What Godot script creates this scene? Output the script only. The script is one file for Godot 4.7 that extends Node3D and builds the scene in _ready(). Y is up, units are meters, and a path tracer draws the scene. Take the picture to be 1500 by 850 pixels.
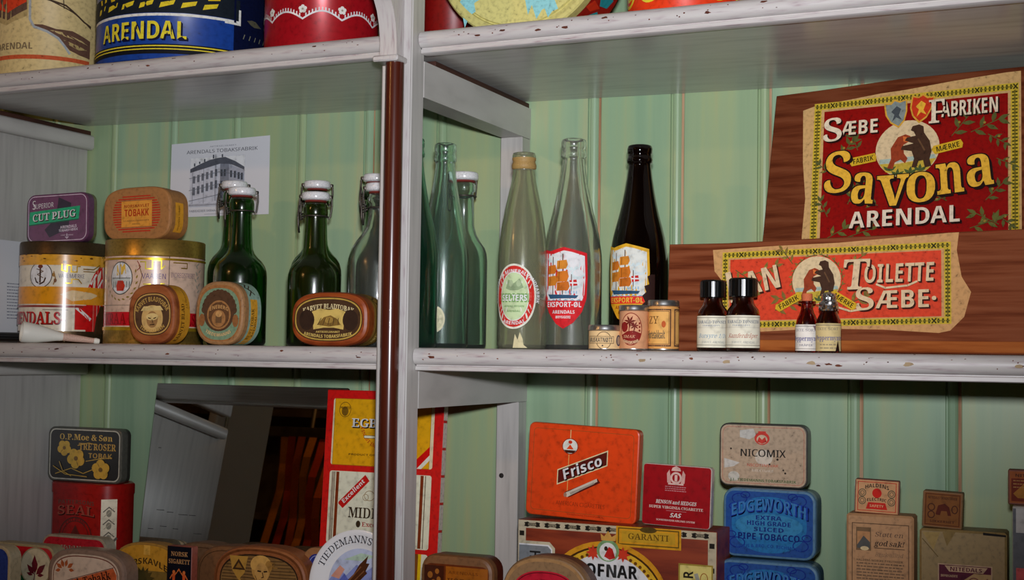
extends Node3D

# ---------------------------------------------------------------- colour and materials
const GAIN := 0.62
var mats := {}
var taken := {}

static func lin(v: float) -> float:
	return v / 12.92 if v <= 0.04045 else pow((v + 0.055) / 1.055, 2.4)

static func enc(v: float) -> float:
	return v * 12.92 if v <= 0.0031308 else 1.055 * pow(v, 1.0 / 2.4) - 0.055

# the paint colour behind a tone read off the photograph
static func K(h: String) -> Color:
	var c := Color.html(h)
	var v := [lin(c.r), lin(c.g), lin(c.b)]
	var top: float = maxf(0.0001, maxf(v[0], maxf(v[1], v[2])))
	for j in 3:
		v[j] = enc(minf(v[j] * pow(v[j] / top + 0.0001, 0.2) / GAIN, 0.86))
	return Color(v[0], v[1], v[2])

func noise_tex(size: int, freq: float, seed_: int, stops: Array, octaves := 4, kind := FastNoiseLite.TYPE_SIMPLEX_SMOOTH) -> NoiseTexture2D:
	var n := FastNoiseLite.new()
	n.seed = seed_
	n.noise_type = kind
	n.frequency = freq
	n.fractal_octaves = octaves
	var t := NoiseTexture2D.new()
	t.width = size
	t.height = size
	t.seamless = true
	t.noise = n
	var g := Gradient.new()
	var o := PackedFloat32Array()
	var cs := PackedColorArray()
	for s in stops:
		o.append(s[0])
		cs.append(s[1])
	g.offsets = o
	g.colors = cs
	t.color_ramp = g
	return t

func grey(v: float) -> Color:
	return Color(v, v, v)

var tex := {}
func make_textures() -> void:
	tex.streak = noise_tex(512, 0.012, 3, [[0.0, grey(0.86)], [0.4, grey(0.95)], [0.6, grey(0.97)], [1.0, grey(1.0)]], 5)
	tex.grime = noise_tex(512, 0.02, 5, [[0.0, grey(0.78)], [0.3, grey(0.93)], [0.55, grey(0.98)], [1.0, grey(1.0)]], 6)
	tex.wear = noise_tex(512, 0.03, 7, [[0.0, grey(0.5)], [0.09, grey(0.62)], [0.12, grey(0.86)], [0.35, grey(0.94)], [0.6, grey(0.99)], [1.0, grey(1.0)]], 6)
	tex.grain = noise_tex(512, 0.01, 9, [[0.0, Color(0.62, 0.48, 0.4)], [0.35, Color(0.82, 0.72, 0.64)], [0.55, Color(0.93, 0.87, 0.82)], [1.0, Color(1, 1, 1)]], 6)
	tex.chips = noise_tex(1024, 0.018, 21, [[0.0, Color(0.62, 0.48, 0.5)], [0.1, Color(0.82, 0.75, 0.78)], [0.26, Color(0.93, 0.9, 0.92)], [0.45, Color(0.98, 0.97, 0.98)], [1.0, Color(1, 1, 1)]], 4)
	tex.wavy = noise_tex(256, 0.018, 13, [[0.0, grey(0.0)], [1.0, grey(1.0)]], 2)
	tex.green = noise_tex(1024, 0.008, 31, [[0.0, Color(0.54, 0.66, 0.53)], [0.3, Color(0.60, 0.71, 0.575)], [0.5, Color(0.63, 0.73, 0.585)], [0.66, Color(0.655, 0.735, 0.57)], [0.8, Color(0.69, 0.73, 0.56)], [1.0, Color(0.62, 0.74, 0.61)]], 6)

func mat(key: String, color: Color, rough := 0.5, opts := {}) -> StandardMaterial3D:
	if mats.has(key):
		return mats[key]
	var m := StandardMaterial3D.new()
	m.resource_name = key
	m.albedo_color = color
	m.roughness = rough
	m.metallic = opts.get("metal", 0.0)
	m.metallic_specular = opts.get("spec", 0.5)
	if opts.has("tex"):
		m.albedo_texture = tex[opts.tex]
		m.uv1_triplanar = true
		m.uv1_world_triplanar = opts.get("world", false)
		m.uv1_scale = opts.get("scale", Vector3(8, 8, 8))
		m.uv1_offset = opts.get("offset", Vector3.ZERO)
		m.uv1_triplanar_sharpness = 4.0
	if opts.has("coat"):
		m.clearcoat_enabled = true
		m.clearcoat = opts.coat
		m.clearcoat_roughness = opts.get("coat_rough", 0.1)
	if opts.get("ink", false):
		m.vertex_color_use_as_albedo = true
		m.vertex_color_is_srgb = true
	mats[key] = m
	return m

func glass(key: String, color: Color, alpha: float, refract := false, bump := 0.05) -> StandardMaterial3D:
	if mats.has(key):
		return mats[key]
	var m := StandardMaterial3D.new()
	m.resource_name = key
	m.transparency = BaseMaterial3D.TRANSPARENCY_ALPHA
	m.albedo_color = Color(color.r, color.g, color.b, alpha)
	m.roughness = 0.03
	m.metallic_specular = 0.5
	m.cull_mode = BaseMaterial3D.CULL_DISABLED
	m.heightmap_enabled = true
	m.heightmap_texture = tex.wavy
	m.heightmap_scale = bump
	m.uv1_triplanar = true
	m.uv1_scale = Vector3(9, 2.2, 9)
	m.clearcoat_enabled = true
	m.clearcoat = 0.7
	m.clearcoat_roughness = 0.2
	if refract:
		m.refraction_enabled = true
		m.refraction_scale = 0.05
	mats[key] = m
	return m

func tint(h: String, rough := 0.42, tx := "grime", sc := 14.0, spec := 0.5) -> StandardMaterial3D:
	return mat("painted_%s_%s_%s" % [h, tx, rough], K(h), rough, {"tex": tx, "scale": Vector3(sc, sc, sc), "spec": spec})

# ---------------------------------------------------------------- mesh building
class Shape:
	var v := PackedVector3Array()
	var n := PackedVector3Array()
	var c := PackedColorArray()
	var i := PackedInt32Array()

	func tri(a: Vector3, b: Vector3, d: Vector3, na: Vector3, nb: Vector3, nd: Vector3) -> void:
		var k := v.size()
		v.append(a); v.append(b); v.append(d)
		n.append(na); n.append(nb); n.append(nd)
		i.append(k)
		if (b - a).cross(d - a).dot(na + nb + nd) > 0.0:
			i.append(k + 2); i.append(k + 1)
		else:
			i.append(k + 1); i.append(k + 2)

	func quad(a: Vector3, b: Vector3, d: Vector3, e: Vector3, na: Vector3, nb: Vector3, nd: Vector3, ne: Vector3) -> void:
		tri(a, b, d, na, nb, nd)
		tri(a, d, e, na, nd, ne)

	func flat(a: Vector3, b: Vector3, d: Vector3, e: Vector3, out: Vector3) -> void:
		var m := (b - a).cross(d - a).normalized()
		if m.dot(out) < 0.0:
			m = -m
		quad(a, b, d, e, m, m, m, m)

	# closed outline in the xy plane, drawn through rings of [inset, z]
	func prism(o: PackedVector2Array, rings: Array, at := Vector3.ZERO, caps := true) -> Shape:
		var k := o.size()
		var sn: Array[Vector2] = []
		for j in k:
			var d := o[(j + 1) % k] - o[j]
			sn.append(Vector2(d.y, -d.x).normalized())
		var off: Array[Vector2] = []
		for j in k:
			var m := sn[j] + sn[(j + k - 1) % k]
			off.append(m / maxf(0.35, m.length_squared() * 0.5))
		var pts: Array = []
		for r in rings:
			var row := PackedVector3Array()
			for j in k:
				var p: Vector2 = o[j] - off[j] * r[0]
				row.append(at + Vector3(p.x, p.y, r[1]))
			pts.append(row)
		for r in rings.size() - 1:
			var dz: float = rings[r + 1][1] - rings[r][1]
			var di: float = rings[r + 1][0] - rings[r][0]
			for j in k:
				var q := (j + 1) % k
				var nj := sn[j]
				var prev := sn[(j + k - 1) % k]
				var next := sn[q]
				var n0 := (nj + prev).normalized() if nj.dot(prev) > 0.6 else nj
				var n1 := (nj + next).normalized() if nj.dot(next) > 0.6 else nj
				var a := Vector3(n0.x * dz, n0.y * dz, di).normalized()
				var b := Vector3(n1.x * dz, n1.y * dz, di).normalized()
				quad(pts[r][j], pts[r][q], pts[r + 1][q], pts[r + 1][j], a, b, b, a)
		if caps:
			for e in [[0, Vector3(0, 0, -1)], [rings.size() - 1, Vector3(0, 0, 1)]]:
				var flat2 := PackedVector2Array()
				for p in pts[e[0]]:
					flat2.append(Vector2(p.x, p.y))
				var t := Geometry2D.triangulate_polygon(flat2)
				for j in range(0, t.size(), 3):
					tri(pts[e[0]][t[j]], pts[e[0]][t[j + 1]], pts[e[0]][t[j + 2]], e[1], e[1], e[1])
		return self

	func box(w: float, h: float, d: float, at := Vector3.ZERO, bevel := 0.001) -> Shape:
		var b := minf(bevel, minf(w, minf(h, d)) * 0.3)
		var o := PackedVector2Array([Vector2(-w / 2 + b, -h / 2), Vector2(w / 2 - b, -h / 2), Vector2(w / 2, -h / 2 + b), Vector2(w / 2, h / 2 - b), Vector2(w / 2 - b, h / 2), Vector2(-w / 2 + b, h / 2), Vector2(-w / 2, h / 2 - b), Vector2(-w / 2, -h / 2 + b)])
		return prism(o, [[b, -d / 2], [0.0, -d / 2 + b], [0.0, d / 2 - b], [b, d / 2]], at)

	# profile of (radius, height) turned about y
	func lathe(p: Array, at := Vector3.ZERO, sides := 48) -> Shape:
		var sn: Array[Vector2] = []
		for j in p.size() - 1:
			var d: Vector2 = p[j + 1] - p[j]
			sn.append(Vector2(d.y, -d.x).normalized())
		for j in sn.size():
			var m := sn[j]
			var n0 := m
			var n1 := m
			if j > 0 and m.dot(sn[j - 1]) > 0.55:
				n0 = (m + sn[j - 1]).normalized()
			if j < sn.size() - 1 and m.dot(sn[j + 1]) > 0.55:
				n1 = (m + sn[j + 1]).normalized()
			for s in sides:
				var a0 := TAU * s / sides
				var a1 := TAU * (s + 1) / sides
				var d0 := Vector3(sin(a0), 0, cos(a0))
				var d1 := Vector3(sin(a1), 0, cos(a1))
				var lo: Vector2 = p[j]
				var hi: Vector2 = p[j + 1]
				var A := at + d0 * lo.x + Vector3.UP * lo.y
				var B := at + d1 * lo.x + Vector3.UP * lo.y
				var D := at + d1 * hi.x + Vector3.UP * hi.y
				var E := at + d0 * hi.x + Vector3.UP * hi.y
				var nA := d0 * n0.x + Vector3.UP * n0.y
				var nB := d1 * n0.x + Vector3.UP * n0.y
				var nD := d1 * n1.x + Vector3.UP * n1.y
				var nE := d0 * n1.x + Vector3.UP * n1.y
				if lo.x > 1e-6:
					tri(A, B, D, nA, nB, nD)
				if hi.x > 1e-6:
					tri(A, D, E, nA, nD, nE)
		return self

	func tube(p: Array, r: float, sides := 8, closed := false) -> Shape:
		var rows := []
		var nrm := []
		var up := Vector3(0.31, 0.83, 0.46).normalized()
		var m := p.size()
		for j in m:
			var d: Vector3
			if closed:
				d = p[(j + 1) % m] - p[(j + m - 1) % m]
			else:
				d = p[mini(j + 1, m - 1)] - p[maxi(j - 1, 0)]
			d = d.normalized()
			var s := d.cross(up).normalized()
			var t := s.cross(d)
			var row := PackedVector3Array()
			var rn := PackedVector3Array()
			for k in sides:
				var a := TAU * k / sides
				var q := s * cos(a) + t * sin(a)
				row.append(p[j] + q * r)
				rn.append(q)
			rows.append(row)
			nrm.append(rn)
		for j in (m if closed else m - 1):
			var g := (j + 1) % m
			for k in sides:
				var q := (k + 1) % sides
				quad(rows[j][k], rows[j][q], rows[g][q], rows[g][k], nrm[j][k], nrm[j][q], nrm[g][q], nrm[g][k])
		if not closed:
			for e in [0, m - 1]:
				var out: Vector3 = (p[0] - p[1]).normalized() if e == 0 else (p[m - 1] - p[m - 2]).normalized()
				for k in range(1, sides - 1):
					tri(rows[e][0], rows[e][k], rows[e][k + 1], out, out, out)
		return self

	# section of (z, y) points swept along x from x0 to x1; the far end may be shifted
	func run_x(sec: Array, x0: float, x1: float, shift := Vector3.ZERO, close := true) -> Shape:
		var k := sec.size()
		var sn := []
		for j in k:
			var d: Vector2 = sec[(j + 1) % k] - sec[j]
			var nn := Vector2(d.y, -d.x).normalized()
			var h: Vector2 = (sec[j] + sec[(j + 1) % k]) * 0.5 + nn * 1e-5
			if Geometry2D.is_point_in_polygon(h, PackedVector2Array(sec)):
				nn = -nn
			sn.append(nn)
		for j in (k if close else k - 1):
			var a: Vector2 = sec[j]
			var b: Vector2 = sec[(j + 1) % k]
			var m: Vector2 = sn[j]
			var pv: Vector2 = sn[(j + k - 1) % k]
			var nx: Vector2 = sn[(j + 1) % k]
			var n0 := (m + pv).normalized() if m.dot(pv) > 0.72 else m
			var n1 := (m + nx).normalized() if m.dot(nx) > 0.72 else m
			var ma := Vector3(0, n0.y, n0.x)
			var mb := Vector3(0, n1.y, n1.x)
			var A := Vector3(x0, a.y, a.x)
			var B := Vector3(x0, b.y, b.x)
			var D := Vector3(x1, b.y, b.x) + shift
			var E := Vector3(x1, a.y, a.x) + shift
			quad(A, B, D, E, ma, mb, mb, ma)
		if close:
			var f := PackedVector2Array()
			for p in sec:
				f.append(p)
			var t := Geometry2D.triangulate_polygon(f)
			for e in [[x0, Vector3.ZERO, Vector3.LEFT], [x1, shift, Vector3.RIGHT]]:
				for j in range(0, t.size(), 3):
					var q := []
					for s in 3:
						q.append(Vector3(e[0], sec[t[j + s]].y, sec[t[j + s]].x) + e[1])
					tri(q[0], q[1], q[2], e[2], e[2], e[2])
		return self

	# block of eight corners: four below (anticlockwise from back left), four above
	func slab(q: Array) -> Shape:
		var mid := Vector3.ZERO
		for e in q:
			mid += e / 8.0
		for f in [[0, 1, 2, 3], [4, 5, 6, 7], [0, 1, 5, 4], [1, 2, 6, 5], [2, 3, 7, 6], [3, 0, 4, 7]]:
			flat(q[f[0]], q[f[1]], q[f[2]], q[f[3]], (q[f[0]] + q[f[2]]) / 2 - mid)
		return self

	func mesh() -> ArrayMesh:
		var a := []
		a.resize(Mesh.ARRAY_MAX)
		a[Mesh.ARRAY_VERTEX] = v
		a[Mesh.ARRAY_NORMAL] = n
		if c.size() == v.size():
			a[Mesh.ARRAY_COLOR] = c
		a[Mesh.ARRAY_INDEX] = i
		var m := ArrayMesh.new()
		m.add_surface_from_arrays(Mesh.PRIMITIVE_TRIANGLES, a)
		return m

static func rrect(w: float, h: float, r: float, n := 6) -> PackedVector2Array:
	var o := PackedVector2Array()
	r = minf(r, minf(w, h) * 0.499)
	for q in 4:
		var cx := (w / 2 - r) * (1 if q in [0, 3] else -1)
		var cy := (h / 2 - r) * (1 if q < 2 else -1)
		for k in n + 1:
			var a := PI / 2 * (q + float(k) / n)
			o.append(Vector2(cx + r * cos(a), cy + r * sin(a)))
	return o

# between an ellipse (p = 2) and a rectangle
static func oval(w: float, h: float, p := 2.0, n := 48) -> PackedVector2Array:
	var o := PackedVector2Array()
	for k in n:
		var a := TAU * k / n
		var ca := cos(a)
		var sa := sin(a)
		o.append(Vector2(w / 2 * signf(ca) * pow(absf(ca), 2.0 / p), h / 2 * signf(sa) * pow(absf(sa), 2.0 / p)))
	return o

static func chamfered(w: float, h: float, r: float) -> PackedVector2Array:
	var x := w / 2
	var y := h / 2
	return PackedVector2Array([Vector2(-x + r, -y), Vector2(x - r, -y), Vector2(x, -y + r), Vector2(x, y - r), Vector2(x - r, y), Vector2(-x + r, y), Vector2(-x, y - r), Vector2(-x, -y + r)])

# ---------------------------------------------------------------- print: coloured shapes and lettering laid on a face, in millimetres
class Ink:
	static var letters := {}
	static var fonts := {}
	var p := PackedVector3Array()
	var c := PackedColorArray()
	var layer := 0

	static func font(k: String) -> Font:
		if not fonts.has(k):
			var f := SystemFont.new()
			f.font_names = PackedStringArray([{"s": "Droid Sans", "r": "Droid Serif", "m": "Droid Sans Mono"}[k[0]]])
			f.font_weight = 700 if k.ends_with("b") else 400
			fonts[k] = f
		return fonts[k]

	static func shape_of(s: String, k: String) -> Array:
		var key := k + s
		if not letters.has(key):
			var tm := TextMesh.new()
			tm.text = s
			tm.font = font(k)
			tm.font_size = 32
			tm.pixel_size = 0.01
			tm.depth = 0.0
			tm.curve_step = 4.0
			tm.vertical_alignment = VERTICAL_ALIGNMENT_BOTTOM
			var a := tm.get_mesh_arrays()
			var v: PackedVector3Array = a[Mesh.ARRAY_VERTEX]
			var ix: PackedInt32Array = a[Mesh.ARRAY_INDEX]
			var o := PackedVector2Array()
			var lo := Vector2(1e9, 1e9)
			var hi := -lo
			for j in ix:
				var q := Vector2(v[j].x, v[j].y)
				o.append(q)
				lo = lo.min(q)
				hi = hi.max(q)
			letters[key] = [o, lo, hi]
		return letters[key]

	static func base_of(k: String) -> Array:
		return shape_of("H", k)

	func ink(h: Variant) -> Color:
		return h if h is Color else K2(h)

	static func K2(h: String) -> Color:
		var q := Color.html(h)
		var v := [q.r, q.g, q.b]
		for j in 3:
			v[j] = v[j] / 12.92 if v[j] <= 0.04045 else pow((v[j] + 0.055) / 1.055, 2.4)
		var top: float = maxf(0.0001, maxf(v[0], maxf(v[1], v[2])))
		for j in 3:
			var l: float = minf(v[j] * pow(v[j] / top + 0.0001, 0.2) / 0.62, 0.86)
			v[j] = l * 12.92 if l <= 0.0031308 else 1.055 * pow(l, 1.0 / 2.4) - 0.055
		return Color(v[0], v[1], v[2])

	func put(a: Vector2, b: Vector2, d: Vector2, col: Color) -> void:
		p.append(Vector3(a.x, a.y, layer)); p.append(Vector3(b.x, b.y, layer)); p.append(Vector3(d.x, d.y, layer))
		c.append(col); c.append(col); c.append(col)

	func pg(pts: Array, h: Variant) -> Ink:
		var f := PackedVector2Array()
		for q in pts:
			f.append(q if q is Vector2 else Vector2(q[0], q[1]))
		var t := Geometry2D.triangulate_polygon(f)
		var col := ink(h)
		for j in range(0, t.size(), 3):
			put(f[t[j]], f[t[j + 1]], f[t[j + 2]], col)
		layer += 1
		return self

	func rect(x0: float, y0: float, x1: float, y1: float, h: Variant) -> Ink:
		var col := ink(h)
		put(Vector2(x0, y0), Vector2(x1, y0), Vector2(x1, y1), col)
		put(Vector2(x0, y0), Vector2(x1, y1), Vector2(x0, y1), col)
		layer += 1
		return self

	func rr(cx: float, cy: float, w: float, hh: float, r: float, h: Variant) -> Ink:
		var a := []
		var col := ink(h)
		r = minf(r, minf(w, hh) * 0.499)
		for q in 4:
			var ox := (w / 2 - r) * (1 if q in [0, 3] else -1)
			var oy := (hh / 2 - r) * (1 if q < 2 else -1)
			for k in 6:
				var g := PI / 2 * (q + k / 5.0)
				a.append(Vector2(cx + ox + r * cos(g), cy + oy + r * sin(g)))
		for k in a.size():
			put(Vector2(cx, cy), a[k], a[(k + 1) % a.size()], col)
		layer += 1
		return self

	func rring(cx: float, cy: float, w: float, hh: float, r: float, t: float, h: Variant) -> Ink:
		var col := ink(h)
		var a := []
		var b := []
		for q in 4:
			var ox := (w / 2 - r) * (1 if q in [0, 3] else -1)
			var oy := (hh / 2 - r) * (1 if q < 2 else -1)
			for k in 6:
				var g := PI / 2 * (q + k / 5.0)
				var e := Vector2(cos(g), sin(g))
				a.append(Vector2(cx + ox, cy + oy) + e * r)
				b.append(Vector2(cx + ox, cy + oy) + e * maxf(0.0, r - t) if r > t else Vector2(cx + ox - signf(ox) * (t - r), cy + oy - signf(oy) * (t - r)))
		for k in a.size():
			var g := (k + 1) % a.size()
			put(a[k], a[g], b[g], col)
			put(a[k], b[g], b[k], col)
		layer += 1
		return self

	func el(cx: float, cy: float, rx: float, ry: float, h: Variant, n := 28) -> Ink:
		var col := ink(h)
		for k in n:
			var a := TAU * k / n
			var b := TAU * (k + 1) / n
			put(Vector2(cx, cy), Vector2(cx + rx * cos(a), cy + ry * sin(a)), Vector2(cx + rx * cos(b), cy + ry * sin(b)), col)
		layer += 1
		return self

	# outline band between two superellipses
	func ring(cx: float, cy: float, rx: float, ry: float, t: float, h: Variant, pw := 2.0, n := 48) -> Ink:
		var col := ink(h)
		var f := func(k: int, s: float) -> Vector2:
			var a := TAU * k / n
			var ca := cos(a)
			var sa := sin(a)
			return Vector2(cx + (rx - s) * signf(ca) * pow(absf(ca), 2.0 / pw), cy + (ry - s) * signf(sa) * pow(absf(sa), 2.0 / pw))
		for k in n:
			put(f.call(k, 0.0), f.call(k + 1, 0.0), f.call(k + 1, t), col)
			put(f.call(k, 0.0), f.call(k + 1, t), f.call(k, t), col)
		layer += 1
		return self

	func sup(cx: float, cy: float, rx: float, ry: float, pw: float, h: Variant, n := 48) -> Ink:
		var col := ink(h)
		var last := Vector2.ZERO
		for k in n + 1:
			var a := TAU * k / n
			var ca := cos(a)
			var sa := sin(a)
			var q := Vector2(cx + rx * signf(ca) * pow(absf(ca), 2.0 / pw), cy + ry * signf(sa) * pow(absf(sa), 2.0 / pw))
			if k:
				put(Vector2(cx, cy), last, q, col)
			last = q
		layer += 1
		return self

	func ln(pts: Array, w: float, h: Variant) -> Ink:
		var col := ink(h)
		for k in pts.size() - 1:
			var a := Vector2(pts[k][0], pts[k][1])
			var b := Vector2(pts[k + 1][0], pts[k + 1][1])
			var d := (b - a).normalized()
			var s := Vector2(-d.y, d.x) * w / 2
			a -= d * w * 0.25
			b += d * w * 0.25
			put(a - s, b - s, b + s, col)
			put(a - s, b + s, a + s, col)
		layer += 1
		return self

	func frame(x0: float, y0: float, x1: float, y1: float, t: float, h: Variant) -> Ink:
		var l := layer
		for q in [[x0, y0, x1, y0 + t], [x0, y1 - t, x1, y1], [x0, y0 + t, x0 + t, y1 - t], [x1 - t, y0 + t, x1, y1 - t]]:
			layer = l
			rect(q[0], q[1], q[2], q[3], h)
		return self

	# h is the height of a capital; o: w width, f font, rot degrees, sk slant, arc rise in mm, cir radius (negative: along the bottom)
	func tx(s: String, cx: float, cy: float, hgt: float, h: Variant, o := {}) -> Ink:
		var k: String = o.get("f", "sb")
		var a := Ink.shape_of(s, k)
		var e := Ink.base_of(k)
		var cap: float = e[2].y - e[1].y
		var sy := hgt / cap
		var wide: float = a[2].x - a[1].x
		var sx: float = o.w / wide if o.has("w") else sy * o.get("st", 1.0)
		var half := wide * sx / 2
		var col := ink(h)
		var q := PackedVector2Array()
		var rot: float = deg_to_rad(o.get("rot", 0.0))
		for v in a[0]:
			var x: float = (v.x - (a[1].x + a[2].x) / 2) * sx
			var y: float = (v.y - e[1].y - cap / 2) * sy
			x += y * o.get("sk", 0.0)
			if o.has("grow"):
				y *= 1.0 + o.grow * pow(x / half, 2)
			if o.has("arc"):
				y += o.arc * (1.0 - pow(x / half, 2))
			if o.has("tilt"):
				y += o.tilt * x
			if o.has("cir"):
				var R: float = o.cir
				var g := x / absf(R)
				var pos := Vector2(sin(g) * (R + y), cos(g) * (R + y)) if R > 0 else Vector2(sin(g) * (-R - y), -cos(g) * (-R - y))
				x = pos.x
				y = pos.y
			q.append(Vector2(cx, cy) + Vector2(x, y).rotated(rot))
		for j in range(0, q.size(), 3):
			put(q[j], q[j + 1], q[j + 2], col)
		layer += 1
		return self

	# letters with a dark edge thrown to one side
	func tx2(s: String, cx: float, cy: float, hgt: float, h: Variant, dark: Variant, by: float, o := {}) -> Ink:
		for k in 3:
			tx(s, cx + by * (k + 1) / 3.0, cy - by * (k + 1) / 3.0, hgt, dark, o)
			layer -= 1
		layer += 1
		return tx(s, cx, cy, hgt, h, o)

	# rows of small print that cannot be read
	func rows(cx: float, y0: float, y1: float, w: float, n: int, hgt: float, h: Variant, rnd: RandomNumberGenerator) -> Ink:
		var l := layer
		for r in n:
			var y := lerpf(y0, y1, float(r) / maxf(1, n - 1))
			var x := -w / 2
			while x < w / 2 - hgt:
				layer = l
				var d := rnd.randf_range(1.2, 4.0) * hgt
				d = minf(d, w / 2 - x)
				rect(cx + x, y - hgt / 2, cx + x + d, y + hgt / 2, h)
				x += d + hgt * 0.6
		return self

	func leaf(x: float, y: float, len: float, ang: float, h: Variant, fat := 0.3) -> Ink:
		var d := Vector2(cos(ang), sin(ang))
		var s := Vector2(-d.y, d.x) * len * fat * 0.5
		var o := Vector2(x, y)
		return pg([o, o + d * len * 0.3 + s * 0.85, o + d * len * 0.55 + s, o + d * len, o + d * len * 0.5 - s, o + d * len * 0.25 - s * 0.8], h)

	func step() -> float:
		return 0.00003

	func flat_mesh(f: Transform3D) -> ArrayMesh:
		var s := Shape.new()
		var nn := f.basis.z.normalized()
		for j in range(0, p.size(), 3):
			var a := []
			for t in 3:
				var q := p[j + t]
				a.append(f * Vector3(q.x * 0.001, q.y * 0.001, 0.00006 + q.z * step()))
			s.tri(a[0], a[1], a[2], nn, nn, nn)
		s.c = c
		return s.mesh()

	func wrapped_mesh(R: float, a0: float, y0: float) -> ArrayMesh:
		var s := Shape.new()
		var cc := PackedColorArray()
		var todo := []
		var most := R * 1000 * 0.16
		for j in range(0, p.size(), 3):
			todo.append([p[j], p[j + 1], p[j + 2], c[j]])
		while todo.size():
			var t: Array = todo.pop_back()
			var d0 := absf(t[0].x - t[1].x)
			var d1 := absf(t[1].x - t[2].x)
			var d2 := absf(t[2].x - t[0].x)
			var m := maxf(d0, maxf(d1, d2))
			if m > most:
				if m == d0:
					var h: Vector3 = (t[0] + t[1]) / 2
					todo.append([t[0], h, t[2], t[3]]); todo.append([h, t[1], t[2], t[3]])
				elif m == d1:
					var h: Vector3 = (t[1] + t[2]) / 2
					todo.append([t[0], t[1], h, t[3]]); todo.append([t[0], h, t[2], t[3]])
				else:
					var h: Vector3 = (t[2] + t[0]) / 2
					todo.append([t[0], t[1], h, t[3]]); todo.append([h, t[1], t[2], t[3]])
				continue
			var a := []
			var nn := []
			for k in 3:
				var g: float = a0 + t[k].x * 0.001 / R
				var o := Vector3(sin(g), 0, cos(g))
				nn.append(o)
				a.append(o * (R + 0.0003 + t[k].z * step()) + Vector3.UP * (y0 + t[k].y * 0.001))
				cc.append(t[3])
			s.tri(a[0], a[1], a[2], nn[0], nn[1], nn[2])
		s.c = cc
		return s.mesh()

# ---------------------------------------------------------------- nodes
# print laid round the edge of a box: u runs up from the right-hand side along the outline, v runs towards the front
func band(k: Ink, called: String, parent: Node, o: PackedVector2Array, up: Vector3, gloss := "matte") -> MeshInstance3D:
	var n := o.size()
	var start := 0
	for j in n:
		if o[j].x - absf(o[j].y) * 0.5 > o[start].x - absf(o[start].y) * 0.5:
			start = j
	var at := func(u: float) -> Array:
		var j := start
		var left := absf(u)
		var way := 1 if u >= 0.0 else -1
		for guard in n:
			var q := (j + way + n) % n
			var d := o[q] - o[j]
			if left <= d.length():
				var dir := d.normalized() * way
				return [o[j] + d.normalized() * left, Vector2(dir.y, -dir.x)]
			left -= d.length()
			j = q
		return [o[start], Vector2.RIGHT]
	var s := Shape.new()
	var cc := PackedColorArray()
	var todo := []
	for j in range(0, k.p.size(), 3):
		todo.append([k.p[j], k.p[j + 1], k.p[j + 2], k.c[j]])
	while todo.size():
		var t: Array = todo.pop_back()
		var worst := 0
		var most := 0.0
		for e in 3:
			var d: float = absf(t[e].x - t[(e + 1) % 3].x)
			if d > most:
				most = d
				worst = e
		if most > 3.0:
			var a: Vector3 = t[worst]
			var b: Vector3 = t[(worst + 1) % 3]
			var c: Vector3 = t[(worst + 2) % 3]
			todo.append([a, (a + b) / 2, c, t[3]])
			todo.append([(a + b) / 2, b, c, t[3]])
			continue
		var ps := []
		var ns := []
		for e in 3:
			var r: Array = at.call(t[e].x * 0.001)
			var nn := Vector3(r[1].x, r[1].y, 0)
			ns.append(nn)
			ps.append(up + Vector3(r[0].x, r[0].y, t[e].y * 0.001) + nn * (0.0003 + t[e].z * 0.00003))
			cc.append(t[3])
		s.tri(ps[0], ps[1], ps[2], ns[0], ns[1], ns[2])
	s.c = cc
	return part(called, s.mesh(), ink_mat(gloss), parent)

func numbered(n: String) -> String:
	var k: int = taken.get(n, 0)
	taken[n] = k + 1
	return n if k == 0 else "%s_%03d" % [n, k]

func thing(called: String, label: String, category: String, at := Vector3.ZERO, turn := 0.0, group := "") -> Node3D:
	var o := Node3D.new()
	o.name = numbered(called)
	add_child(o)
	o.position = at
	o.rotation_degrees.y = turn
	o.set_meta("label", label)
	o.set_meta("category", category)
	if group:
		o.set_meta("group", group)
	return o

func part(called: String, m: Mesh, mt: Material, parent: Node, label := "") -> MeshInstance3D:
	var o := MeshInstance3D.new()
	o.name = called
	o.mesh = m
	o.material_override = mt
	parent.add_child(o, true)
	if label:
		o.set_meta("label", label)
	return o

func structure(called: String, m: Mesh, mt: Material) -> MeshInstance3D:
	var o := part(called, m, mt, self)
	o.set_meta("kind", "structure")
	taken[called] = 1
	return o

func face(k: Ink, called: String, parent: Node, at: Vector3, gloss := "matte", turn := 0.0, label := "") -> MeshInstance3D:
	return part(called, k.flat_mesh(Transform3D(Basis(Vector3.UP, deg_to_rad(turn)), at)), ink_mat(gloss), parent, label)

func roundel(k: Ink, called: String, parent: Node, R: float, deg: float, y0: float, gloss := "matte", label := "") -> MeshInstance3D:
	return part(called, k.wrapped_mesh(R, deg_to_rad(deg), y0), ink_mat(gloss), parent, label)

func ink_mat(g: String) -> StandardMaterial3D:
	match g:
		"gloss":
			return mat("ink_gloss", Color.WHITE, 0.3, {"ink": true, "tex": "grime", "scale": Vector3(9, 9, 9), "coat": 0.6, "coat_rough": 0.14})
		"worn":
			return mat("ink_worn", Color.WHITE, 0.6, {"ink": true, "spec": 0.25, "tex": "wear", "scale": Vector3(11, 11, 11)})
		"gold":
			return mat("ink_gold", Color.WHITE, 0.3, {"ink": true, "metal": 0.75, "tex": "grime", "scale": Vector3(9, 9, 9)})
	return mat("ink_matte", Color.WHITE, 0.65, {"ink": true, "tex": "grime", "scale": Vector3(9, 9, 9), "spec": 0.3})

# ---------------------------------------------------------------- the scene
var rnd := RandomNumberGenerator.new()

func front(x: float) -> float:
	return 0.2694 + 0.0308 * x

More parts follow.
